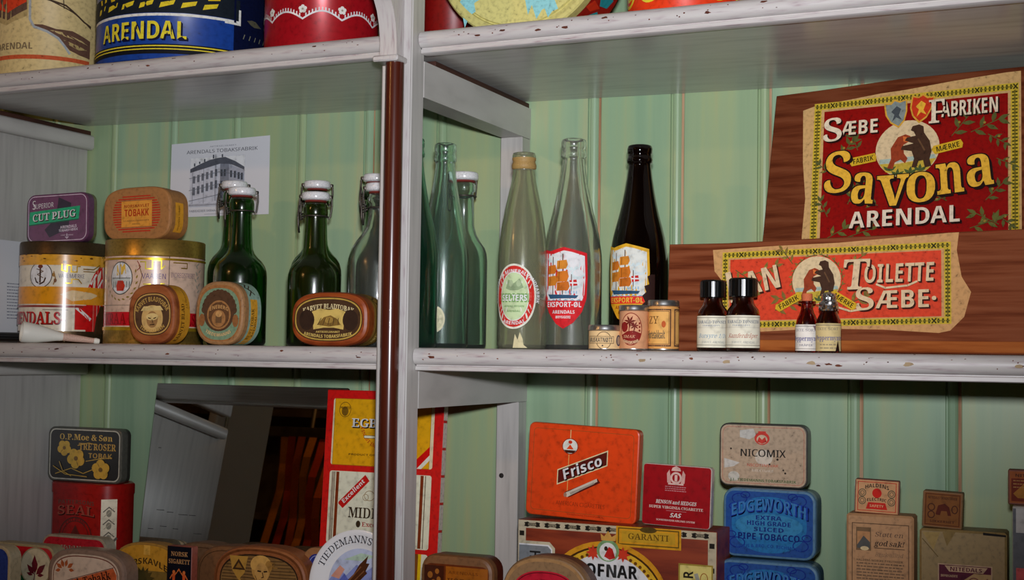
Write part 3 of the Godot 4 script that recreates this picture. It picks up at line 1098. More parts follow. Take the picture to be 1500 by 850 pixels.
func middle_left_things() -> void:
	# papers
	var t := thing("text_sheet", "white sheet of printed text leaning on the left side panel behind the tin", "paper", Vector3(-0.0405, 0.0006, 0.150), 90.0)
	t.rotation_degrees.x = -2.0
	part("sheet", Shape.new().box(0.21, 0.130, 0.0006, Vector3(0, 0.065, 0), 0.0001).mesh(), mat("white_paper", Color(0.86, 0.865, 0.88), 0.8, {"spec": 0.2}), t)
	var k := Ink.new()
	k.rows(28, 10, -34, 60, 12, 1.3, "70727c", rnd)
	face(k, "text_rows", t, Vector3(0, 0.065, 0.0003))

	t = thing("factory_picture", "white sheet with an engraving of a corner factory pinned to the green wall", "picture", Vector3(0.1695, 0.1695, 0.0012))
	t.rotation_degrees.z = 0.6
	var sh := PackedVector2Array([Vector2(-0.0785, 0.002), Vector2(0.078, 0.001), Vector2(0.0785, 0.1035), Vector2(0.03, 0.1025), Vector2(-0.0765, 0.1005)])
	part("sheet", Shape.new().prism(sh, [[0.0, 0.0], [0.0, 0.0004]]).mesh(), mats.white_paper, t)
	face(factory_print(), "engraving", t, Vector3(0, 0.0515, 0.0004))

	# two round tins
	t = can("tobacco_tin", "round white and red tin with a dark lid and torn yellow paper bands", Vector3(0.0303, 0.0002, 0.13), 0.0535, 0.1255, 0.0165, tint("cdbfae", 0.3, "wear", 12), brass(true), 0.015)
	k = Ink.new()
	k.rect(-60, 0, 130, 109, "cbbcab")
	k.pg([[66, 15], [104, 15], [104, 105], [97, 103], [86, 97], [76, 86], [69, 72], [66, 60]], "b01e22")
	for q in [[[72, 74], [80, 86]], [[84, 70], [92, 80]], [[96, 60], [102, 66]]]:
		k.ln(q, 2.6, "d8cdbf")
	k.rect(52, 17, 76, 47, "b01e22")
	k.ln([[54, 44], [72, 30]], 4, "d8cdbf")
	k.pg([[78, 12], [98, 12], [98, 47], [88, 47], [86, 40], [82, 34]], "3a2a1c")
	k.el(9, 83.5, 15.4, 16.0, "3c352e", 36).el(9, 83.5, 14.4, 15.0, "d9d4ca", 36)
	k.rect(7.9, 74, 10.1, 93, "3a2a22").ln([[2, 80], [4, 75], [9, 72.5], [14, 75], [16, 80]], 1.8, "3a2a22")
	k.el(9, 94, 3.4, 2.4, "5a2c22", 12)
	k.ln([[4, 91], [13, 88], [5, 84], [13, 80]], 1.0, "5a4636")
	k.ln([[26, 88], [28, 80], [26, 72]], 1.2, "8a6a3a").el(26, 84, 1.8, 2.6, "8a6a3a", 10).el(28, 77, 1.8, 2.6, "6a4a30", 10)
	k.tx("VAREMÆRKE", 47, 83, 5.0, "4c4860", {"w": 31, "f": "s"})
	k.rect(-60, 48, 62, 69.5, "d18a20").rect(62, 48, 104, 69.5, "c98a2c")
	k.pg([[34, 60], [48, 65.5], [72, 63], [84, 60], [72, 55], [48, 52]], "d7b08a")
	k.rect(-60, 96, 130, 109, "cf9436")
	for q in 14:
		k.el(rnd.randf_range(-30, 100), rnd.randf_range(98, 109), rnd.randf_range(0.8, 2.6), rnd.randf_range(0.5, 1.2), "5a3c1c", 8)
	k.rect(-60, 44, 62, 46.5, "7a3026")
	k.tx2("ARENDALS-", -5, 31, 15, "a3201f", "5a1614", 1.0, {"w": 90, "f": "rb"})
	k.rect(14, 40.6, 44, 41.4, "6a6258")
	roundel(k, "paper_label", t, 0.0536, 0.0, 0.0, "gloss")
	k = Ink.new()
	k.ln([[36, 97], [36, 90], [42, 88], [42, 96], [47, 96], [47, 88], [54, 88], [54, 95], [58, 95]], 1.4, "caa436")
	k.ln([[40, 74], [48, 74], [48, 79], [56, 79], [60, 74]], 1.2, "caa436")
	k.ln([[62, 92], [76, 92], [86, 98]], 1.3, "a8862c").ln([[62, 89], [78, 89], [88, 96]], 1.0, "a8862c")
	roundel(k, "gilt_lines", t, 0.0546, 0.0, 0.0, "gold")

	t = can("tobacco_tin", "round cream tin with a gilt lid, ship medallion and red band", Vector3(0.1862, 0.0002, 0.15), 0.0578, 0.1235, 0.0205, tint("bda595", 0.3, "wear", 12), brass(), 0.017)
	k = Ink.new()
	k.rect(-60, 0, 130, 103, "baa290")
	k.rect(-60, 21.5, 130, 37.5, "a8202a")
	k.tx("SKRAA & ARENDALSKE", 36, 29.4, 13, "7a1518", {"w": 150, "f": "rb"})
	k.rect(54, 37, 54.8, 103, "4a4038")
	k.el(-4, 77, 16.6, 19.6, "4c4a40", 36).el(-4, 77, 15.4, 18.4, "d2cdc2", 36)
	k.pg([[-10, 92], [2, 94], [4, 82], [-10, 80]], "c2a24a").ln([[-5, 96], [-5, 76]], 0.9, "5a4a30")
	k.rect(-18, 66, 10, 77, "a9aca8").ln([[-18, 77], [10, 77]], 0.8, "4a4a44")
	for q in 7:
		k.ln([[-15 + q * 4, 66], [-15 + q * 4, 73]], 0.8, "4a4a44")
	k.pg([[-9, 62], [1, 62], [3, 68], [0, 74], [-8, 74], [-10, 68]], "a83a28")
	for q in 13:
		var a := -0.3 + PI * q / 12.0 * 1.1
		k.leaf(-4 + 21 * cos(-a), 77 + 24 * sin(-a) * 0.98 - 1, 5, -a + 1.2, "7a6a34", 0.4)
	k.ln([[20, 92], [24, 80], [20, 64], [10, 52]], 0.9, "6a5230").ln([[18, 97], [22, 90], [18, 86]], 0.9, "7a3a30")
	k.tx("VAABEN", 37, 79.5, 6.2, "5a4a6a", {"w": 27, "f": "s"})
	k.tx("INDREGISTRERET", 73, 81.5, 5.6, "6a5a66", {"w": 33, "f": "s"})
	for q in 9:
		k.leaf(94 + 2 * sin(q * 1.3), 62 + q * 4, 7, 0.6 + (q % 2) * 1.6, "8a8478", 0.35)
	k.rect(-60, 45, 22, 45.8, "8a7a6a").rect(26, 42, 36, 42.8, "8a7a6a")
	roundel(k, "paper_label", t, 0.0579, 0.0, 0.0, "gloss")
	k = Ink.new()
	k.ln([[22, 96], [28, 96], [28, 88], [36, 88], [36, 98], [46, 98], [46, 88], [50, 92]], 1.3, "d6b24a")
	k.ln([[26, 70], [34, 70], [34, 65], [46, 65], [46, 71], [50, 71]], 1.3, "d6b24a")
	k.ln([[60, 96], [78, 96], [78, 90], [70, 90]], 1.2, "a8882c")
	k.rect(-60, 16, 130, 20, "c8a43a").rect(-60, 98.5, 130, 101, "b8942e")
	roundel(k, "gilt_lines", t, 0.0589, 0.0, 0.0, "gold")

	# on top of the tins
	t = tin("flat_tin", "small maroon tin with green CUT PLUG banner standing on the dark lid", "tin", Vector3(0.034, 0.1262, 0.150), 0.098, 0.062, 0.018, rrect(0.098, 0.062, 0.012), "52344a", {"side": tint("55583a", 0.35), "roll": 1.2, "lid": 0.6})
	k = Ink.new()
	k.rr(0, 0, 95, 59.5, 11, "5c3a52").rring(0, 0, 93, 57.5, 10, 0.9, "b8a8b4")
	k.pg([[2, 26], [22, 18], [18, -14], [-12, -24], [-20, -14], [-2, 0]], "2c2430")
	k.pg([[-45, -7], [34, -2], [36, 14], [-44, 9]], "1f9068").pg([[-45, -7], [34, -2], [34, -3.4], [-45, -8.4]], "12503c")
	k.tx2("CUT PLUG", -5, 3.4, 9.0, "d8d4cc", "3a3a34", 1.3, {"w": 68, "f": "rb", "tilt": 0.06})
	k.tx("SUPERIOR", -22, 16.5, 6.0, "cfc4cc", {"w": 32, "f": "s", "tilt": 0.05}).tx("S", -37, 18, 11, "cfc4cc", {"f": "s", "w": 5})
	k.tx("ARENDALS", 18, -11.5, 3.6, "c4b8c2", {"w": 26, "tilt": 0.05}).tx("TOBAKSFABRIK", 18, -15.6, 3.0, "c4b8c2", {"w": 30, "tilt": 0.05})
	k.tx("VARE MÆRKE", 16, -22, 1.6, "a898a4", {"w": 20}).ln([[16, -20], [16, -26]], 0.8, "c4b8c2").ln([[13.5, -24], [16, -26.4], [18.5, -24]], 0.8, "c4b8c2")
	face(k, "lid_print", t, Vector3(0, 0.031, 0), "gloss")

	t = tin("snuff_box", "tan rounded box with striped orange TOBAKK label standing on the gilt lid", "box", Vector3(0.1745, 0.1240, 0.172), 0.100, 0.065, 0.036, oval(0.100, 0.065, 3.6), "8f683f", {"rough": 0.6, "lid": 0.5, "roll": 1.4, "bevel": 0.003})
	k = Ink.new()
	var n := 15
	for j in n:
		var yy := lerpf(-21, 21, j / float(n - 1))
		var half := 35.0 * pow(1.0 - pow(absf(yy) / 23.5, 2.6), 1 / 2.6)
		k.rect(-half, yy - 0.75, half, yy + 0.75, "a03a28")
	k.rect(-22, -15.5, 23, 15.5, "c88c42")
	k.tx("NORSKAVLET", 0.5, 9.6, 3.4, "8a3c22", {"w": 37, "f": "sb"}).tx("TOBAKK", 0.5, 1.4, 8.4, "963a20", {"w": 36, "f": "sb"})
	k.tx("A/S ARENDALS TOBAKSFABRIK", 0, -8.2, 1.8, "7a5a34", {"w": 38}).tx("ARENDAL", 0, -12.2, 1.6, "7a5a34", {"w": 12})
	face(k, "label", t, Vector3(0, 0.0325, 0), "matte")
	k = Ink.new()
	k.rect(-24, -24, 12, -9, "c98f36").tx("HYGIENISK TOBAKK", -6, -16, 3, "6a4a1c", {"w": 30})
	band(k, "side_label", t, oval(0.100, 0.065, 3.6), Vector3(0, 0.0325, 0), "matte")

	# oval snuff boxes along the front
	var wood := mat("bark_wood", K("8c5a34"), 0.6, {"tex": "grain", "scale": Vector3(3, 9, 9)})
	t = tin("snuff_box", "small reddish oval wooden box with yellow side band beside the clay pipe", "box", Vector3(0.2565, 0.0003, 0.243), 0.062, 0.0675, 0.032, oval(0.062, 0.0675, 2.7), "8a5434", {"mat": wood, "lid": 0.3, "roll": 2.0, "bevel": 0.003, "side": tint("c28a30", 0.5), "turn": 3.0})
	k = Ink.new()
	k.sup(1, 0, 25, 24, 2.6, "3a2c20").sup(1, 0, 24, 23, 2.6, "a88a54").sup(1, 0, 22.6, 21.6, 2.6, "4a382a")
	k.tx("KARVET BLADTOBAK", 1, -6, 5.2, "a4864e", {"w": 52, "cir": 23.0, "f": "sb"})
	k.sup(1, -5, 14, 15, 2.2, "b79a66").el(1, -6, 7.4, 9.4, "8a6c48", 24).el(1, -3, 8, 4, "c8ac78", 20)
	k.ln([[-4, -4], [-1, -5]], 1.2, "3a2c20").ln([[3, -5], [6, -4]], 1.2, "3a2c20").ln([[-2, -12], [4, -11.6]], 1.1, "3a2c20").ln([[1, -6], [2, -9.5]], 0.8, "3a2c20")
	k.pg([[-14, 4], [16, 4], [12, 9], [-10, 9]], "c8ac78")
	k.tx("TIEDEMANN", 1, 5, 3.6, "a4864e", {"w": 34, "cir": -24.0, "f": "sb"})
	face(k, "label", t, Vector3(0, 0.0337, 0.0), "matte")
	k = Ink.new()
	k.rect(-50, -29, 50, -10, "b98a34").tx("KARVET BLAD", -12, -15.5, 6.0, "3a2614", {"w": 46, "f": "rb"}).tx("A.S. Tiedemann", 18, -23, 3.4, "4a3218", {"w": 24, "f": "r"})
	band(k, "side_label", t, oval(0.062, 0.0675, 2.7), Vector3(0, 0.0337, 0), "matte")

	t = tin("snuff_box", "small teal and brown oval box with round emblem in front of the green bottles", "box", Vector3(0.3465, 0.0003, 0.244), 0.064, 0.070, 0.034, oval(0.064, 0.070, 2.7), "6f7a64", {"rough": 0.55, "lid": 0.3, "roll": -1.0, "bevel": 0.003, "side": tint("8a9480", 0.5), "mat": tint("8a6a48", 0.55, "wear", 12)})
	k = Ink.new()
	k.sup(0, 0, 28, 31, 2.7, "86603e").sup(0, -1, 26.5, 28.5, 2.6, "6a7c66")
	for j in 14:
		var a := PI * (0.02 + 0.96 * j / 13.0)
		k.el(19 * cos(a), 2 + 20 * sin(a), 4.2, 4.2, "49372a", 12)
	k.el(0, 0, 20, 20, "49372a", 32).el(0, -2, 15.5, 16, "8c6844", 28).el(0, -2, 13.5, 14, "57402e", 28)
	k.tx("ENEBERG", 0, 4, 4.0, "a88458", {"w": 24, "arc": 3.0})
	k.el(0, -6, 9, 9.4, "8c6844", 22).rect(-4, -11, 4, -2, "5e4834").el(0, -1, 4.2, 3.4, "a88458", 14)
	k.el(-22, -8, 4, 7, "7a5638", 14).el(22, -8, 4, 7, "7a5638", 14).tx("TIEDEMANNS", 0, 6, 3.4, "b89a70", {"cir": -30, "w": 34})
	face(k, "label", t, Vector3(0, 0.035, 0.0), "worn")
	k = Ink.new()
	k.rect(-60, -33, 60, -9.5, "7f9486").rect(-40, -26, 16, -13, "b98c38").tx("BEST TOBAK", -12, -17, 5.0, "57421c", {"w": 36, "f": "rb"}).tx("ARENDAL", -14, -23, 3.4, "57421c", {"w": 24})
	k.ln([[20, -14], [26, -20], [31, -12], [36, -18], [40, -13]], 1.8, "3a3026").ln([[22, -24], [28, -16], [34, -23]], 1.4, "3a3026")
	band(k, "side_label", t, oval(0.064, 0.070, 2.7), Vector3(0, 0.035, 0), "worn")

	t = tin("snuff_box", "wide orange brown oval box with dark oval label beside the clear bottle", "box", Vector3(0.487, 0.0003, 0.2455), 0.090, 0.0575, 0.045, oval(0.090, 0.0575, 3.0), "9a5226", {"lid": 0.35, "bevel": 0.004, "turn": 4.0, "mat": mat("orange_wood", K("84481f"), 0.45, {"tex": "grain", "scale": Vector3(3, 9, 9)}), "side": tint("7d5a30", 0.5, "wear", 10)})
	k = Ink.new()
	k.sup(-1, 0, 40, 23.5, 2.6, "352718").sup(-1, 0, 39, 22.5, 2.6, "9c8444").sup(-1, 0, 37.6, 21.1, 2.6, "3c2c1e")
	k.tx("KARVET BLADTOBAK", -1, 8.6, 5.2, "c2b48c", {"w": 60, "arc": 5.0, "f": "rb"})
	k.pg([[-20, 8], [-10, 11], [0, 9.6], [10, 11], [19, 8], [17, -11], [6, -9], [-6, -9], [-18, -11]], "b09a5c")
	k.el(-26, -1, 9, 11, "2c2018", 20).el(25, -1, 9, 11, "2c2018", 20)
	k.pg([[-14, -6], [-6, 2], [2, 4], [10, 0], [14, -6], [0, -8]], "6c562e").el(0, -1, 5, 3.4, "8a723e", 14)
	for q in 5:
		k.ln([[-13 + q * 6, -6], [-9 + q * 5, 1]], 0.7, "3c2c1e")
	k.tx("AKTIESELSKABET", -1, -13.4, 2.0, "b09a5c", {"w": 28}).tx("ARENDALS TOBAKSFABRIK", -1, -15.0, 3.4, "b09a5c", {"w": 56, "arc": -3.2})
	face(k, "label", t, Vector3(0, 0.02875, 0.0), "matte")
	k = Ink.new()
	k.rect(-40, -40, 60, -18, "7a6230").ln([[6, -24], [14, -32], [22, -22], [28, -34]], 2.0, "3a2a1a").tx("ARENDALS", -12, -28, 5, "c8b070", {"w": 30, "f": "rb"}).rect(-40, -22, 60, -20.6, "3a2a1a").rect(-40, -38, 60, -36.6, "3a2a1a")
	band(k, "side_label", t, oval(0.090, 0.0575, 3.0), Vector3(0, 0.02875, 0), "matte")

	# cigarette holder and clay pipe bowl at the shelf edge
	t = thing("cigarette_holder", "shiny black rod lying on the left end of the middle shelf", "holder", Vector3(0.098, 0.0062, 0.262), 0.0)
	part("rod", Shape.new().tube([Vector3(-0.145, 0.0016, 0.004), Vector3(-0.07, 0.0008, 0.002), Vector3(0.0, 0.0, 0)], 0.0055, 20).mesh(), mat("ebonite", Color(0.02, 0.02, 0.02), 0.15), t)
	t = thing("clay_pipe", "white clay funnel with pinkish stem lying on the middle shelf edge", "pipe", Vector3(0.0985, 0.0126, 0.2755), 52.0)
	var bowl := Basis(Vector3(0, 0, 1), -PI / 2 - 0.11)
	part("bowl", Shape.new().lathe([Vector2(0.0088, 0.003), Vector2(0.0098, 0.0005), Vector2(0.0112, 0.0), Vector2(0.0119, 0.0012), Vector2(0.0116, 0.008), Vector2(0.0104, 0.018), Vector2(0.0082, 0.029), Vector2(0.0056, 0.040), Vector2(0.0046, 0.046)], Vector3.ZERO, 36).mesh(), mat("white_clay", K("cfc7bb"), 0.5), t).transform = Transform3D(bowl, Vector3.ZERO)
	part("bore", Shape.new().lathe([Vector2(0.0001, 0.014), Vector2(0.007, 0.012), Vector2(0.0092, 0.003)], Vector3.ZERO, 28).mesh(), mat("stained_clay", K("8a6c60"), 0.7), t, "stained brown bore").transform = Transform3D(bowl, Vector3.ZERO)
	part("stem", Shape.new().lathe([Vector2(0.0046, 0.046), Vector2(0.0042, 0.06), Vector2(0.0032, 0.078), Vector2(0.0030, 0.082), Vector2(0.0001, 0.082)], Vector3.ZERO, 20).mesh(), mat("pink_clay", K("b39a8c"), 0.5, {"tex": "wear", "scale": Vector3(30, 30, 30)}), t, "pinkish worn stem").transform = Transform3D(bowl, Vector3.ZERO)
	part("tip", Shape.new().lathe([Vector2(0.0001, 0.0815), Vector2(0.003, 0.0815), Vector2(0.0036, 0.084), Vector2(0.0028, 0.088), Vector2(0.0001, 0.0885)], Vector3.ZERO, 16).mesh(), mats.white_clay, t).transform = Transform3D(bowl, Vector3.ZERO)

	# green swing-top bottles
	var green := glass("green_glass", Color(0.3, 0.56, 0.24), 0.02, true)
	var clear := glass("clear_glass", Color(0.95, 0.98, 0.95), 0.02, true)
	var g := "green swing-top bottles on the middle shelf"
	t = bottle("tall dark green swing-top bottle behind another, in front of the factory picture", Vector3(0.2490, 0.0004, 0.080), BEER, green, 1.105, 0.98, g)
	swing_top(t, 0.1918, 30, false)
	t = bottle("dark green swing-top bottle in front, beside the teal oval box", Vector3(0.3085, 0.0004, 0.150), BEER, green, 1.0, 1.0, g)
	swing_top(t, 0.1736, 38, false)
	t = bottle("taller green swing-top bottle at the back, behind the wide oval box", Vector3(0.3680, 0.0004, 0.080), BEER, green, 1.082, 0.99, g)
	swing_top(t, 0.1878, 35, false)
	t = bottle("olive green swing-top bottle in front, behind the wide oval box", Vector3(0.4080, 0.0004, 0.148), BEER, glass("olive_glass", Color(0.42, 0.55, 0.18), 0.03, true), 0.95, 0.97, g)
	swing_top(t, 0.1650, 30, false)
	t = bottle("dark green swing-top bottle at the back beside the brown pole", Vector3(0.4465, 0.0004, 0.075), BEER, green, 1.115, 1.0, g)
	swing_top(t, 0.1936, 30, false)
	t = bottle("clear swing-top bottle with a glossy round shoulder beside the brown pole", Vector3(0.4980, 0.0004, 0.160), [[0.0001, 0.004], [0.02, 0.002], [0.03, 0.0], [0.0335, 0.001], [0.0345, 0.005], [0.0345, 0.088], [0.0335, 0.098], [0.0305, 0.108], [0.0255, 0.117], [0.0190, 0.126], [0.0145, 0.135], [0.0122, 0.146], [0.0116, 0.160], [0.0136, 0.1615], [0.0136, 0.1655], [0.0118, 0.167], [0.0118, 0.1700], [0.0095, 0.1706]], clear)
	swing_top(t, 0.1706, 20, false)
	# seen through the open divider
	t = bottle("pale green clear bottle standing beside the post, seen through the divider", Vector3(0.5905, 0.0004, 0.185), TALL, glass("pale_green_glass", Color(0.88, 0.97, 0.93), 0.02, true), 1.0, 0.9)
	k = Ink.new()
	k.el(0, 0, 14, 30, "b03a2c", 32).el(0, 0, 12, 28, "d2cec4", 32)
	roundel(k, "oval_label", t, 0.0276, -52, 0.068)
	k = Ink.new()
	k.el(0, 0, 11, 14, "b8b49a", 28).el(0, 0, 9, 12, "a6a488", 28)
	roundel(k, "neck_label", t, 0.0276, 8.0, 0.030)
	t = bottle("narrow teal bottle hidden behind the post, only its edge showing", Vector3(0.5800, 0.0004, 0.240), TALL, glass("teal_glass", Color(0.3, 0.65, 0.52), 0.03, true), 0.99, 0.92)
	t = bottle("pale green swing-top bottle at the back, seen through the divider", Vector3(0.5660, 0.0004, 0.085), [[0.0001, 0.004], [0.018, 0.002], [0.024, 0.0], [0.0265, 0.001], [0.0275, 0.005], [0.0275, 0.100], [0.0268, 0.108], [0.0245, 0.115], [0.0195, 0.122], [0.0150, 0.130], [0.0122, 0.140], [0.0112, 0.178], [0.0134, 0.180], [0.0134, 0.187], [0.0112, 0.189], [0.0095, 0.190]], mats.pale_green_glass)
	swing_top(t, 0.190, 70, false)

func factory_print() -> Ink:
	var k := Ink.new()
	var d := "4c4e54"
	var g := "85888e"
	k.tx("AKTIESELSKABET", 6, 42.6, 1.9, "6a6c72", {"w": 42, "f": "s"})
	k.tx("ARENDALS TOBAKSFABRIK", 4, 36.6, 4.6, "3c3e44", {"w": 112, "f": "s"})
	k.rect(-46, -37, 41, 29, "aeb0b6").rect(-45.5, -36.5, 40.5, 28.5, "c2c3ca")
	# roof, two facades, windows
	k.pg([[-45.5, 9], [-45.5, 14], [-30, 20], [-14, 25], [0, 27], [10, 27.5], [26, 21], [40, 13], [40, 9], [20, 17], [2, 19]], d)
	k.pg([[-45.5, -33], [-45.5, 9], [2, 19], [2, -33]], "a9abb2")
	k.pg([[2, -33], [2, 19], [16, 18], [16, -33]], "6c6f76")
	k.pg([[16, -33], [16, 18], [40, 9], [40, -33]], "8d9098")
	for c in 6:
		var x := -41.0 + c * 7.2
		var top := 9.0 + c * 1.55
		for r in [[-2, -12, 4], [-18, -25, 4], [-29, -33, 3]]:
			var y0: float = top - 4 + r[0] * 0.55 - (0 if r[0] > -3 else 6)
			var hh := 9.0 if r[0] > -3 else (7.0 if r[0] > -20 else 4.0)
			k.rect(x - 0.3, y0 - hh - 0.4, x + 3.6, y0 + 0.4, "75787e")
			k.rect(x, y0 - hh, x + 3.3, y0, d)
			k.ln([[x + 1.65, y0 - hh], [x + 1.65, y0]], 0.4, g)
	for q in [[4, 8], [9, 8], [19, 6], [25, 5], [31, 3], [36, 2]]:
		for r in [0, -15, -29]:
			k.rect(q[0], q[1] + r - 6, q[0] + 3.2, q[1] + r + 3, "3f4248")
	for y in [5, -11, -25]:
		k.ln([[-45.5, y - 4], [2, y + 3]], 0.7, "63666c").ln([[2, y + 3], [40, y - 3]], 0.6, "55585e")
	for q in [[-38, 17, 21], [-30, 20, 23], [-22, 22, 26], [-8, 26, 31], [6, 27, 31]]:
		k.rect(q[0], q[1], q[0] + 2.2, q[2], "44474d")
	for q in [-4, -2.5]:
		k.ln([[q, -30], [q, 31]], 0.6, "4a4d53")
	k.ln([[-40, -34], [-40, 9]], 0.5, "4a4d53").ln([[-22, -34], [-22, 15]], 0.5, "55585e")
	k.rect(-45.5, -36.5, 40.5, -33, "9b9da4").ln([[-45, -35], [40, -34.2]], 0.5, d)
	k.tx("FABRIKERER SKRAA- OG RØGTOBAK", -6, -42.6, 2.8, "55575d", {"w": 76, "f": "s"})
	k.rect(-20, -47.6, 20, -47.1, "8a8c92")
	return k

# ---------------------------------------------------------------- middle shelf, right bay
func ship_label(border: String, field: String) -> Ink:
	var k := Ink.new()
	k.pg([[-24, 38], [-16, 36], [-8, 38], [0, 40], [8, 38], [24, 34], [25, 10], [24, -12], [19, -26], [10, -37], [0, -43], [-8, -38], [-18, -26], [-24, -10], [-25, 12]], border)
	k.pg([[-21.5, 34], [-12, 33], [0, 36.5], [8, 35], [21.5, 31], [22.4, 8], [21.4, -8], [18, -17], [-18, -17], [-21.4, -8], [-22.4, 10]], field)
	for q in [[8, 22, 9, 6], [14, 12, 7, 5], [10, 2, 8, 5], [-12, 28, 7, 4]]:
		k.el(q[0], q[1], q[2], q[3], "b7c2c6", 18).el(q[0] + 1, q[1] + 1.6, q[2] * 0.8, q[3] * 0.7, field, 16)
	# hull, masts, sails, flag
	k.ln([[-12, 30], [-12, -8]], 1.0, "4a3424").ln([[-1, 33], [-1, -8]], 1.0, "4a3424").ln([[8, 12], [8, -8]], 0.8, "4a3424")
	for q in [[-18, 21, 9, 8, "b06c2c"], [-18, 10, 10, 9, "b07430"], [-7, 26, 10, 8, "b67c34"], [-7, 15, 11, 10, "b26e2a"], [-7, 4, 12, 8, "a86428"]]:
		k.pg([[q[0], q[1]], [q[0] + q[2], q[1] + 1], [q[0] + q[2] + 1.4, q[1] - q[3] * 0.5], [q[0] + q[2] - 0.4, q[1] - q[3]], [q[0] - 0.4, q[1] - q[3] - 0.6]], q[4])
		k.ln([[q[0] + 2.5, q[1] - 0.5], [q[0] + 2.2, q[1] - q[3]]], 0.7, "7a4a1c")
	k.pg([[-20, -5], [17, -7], [18, -3], [15, -12], [-16, -13]], "4e6a80")
	k.pg([[-18, -8], [15, -9], [13, -12], [-15, -12.6]], "2e4a60")
	for j in 5:
		k.rect(2 + j * 2.6, -7.4, 3.4 + j * 2.6, -4.6, "8fa6b4")
	k.pg([[6, 6], [13, 7], [14, 1], [7, 0]], "a82a28").rect(6, 2.8, 14, 4.2, "d8d8d2").rect(8.6, 0.4, 9.8, 6.8, "d8d8d2")
	for j in 6:
		k.ln([[-20 + j * 6.5, -15], [-17 + j * 6.5, -13.6], [-14 + j * 6.5, -15]], 0.9, "6f8a96")
	return k

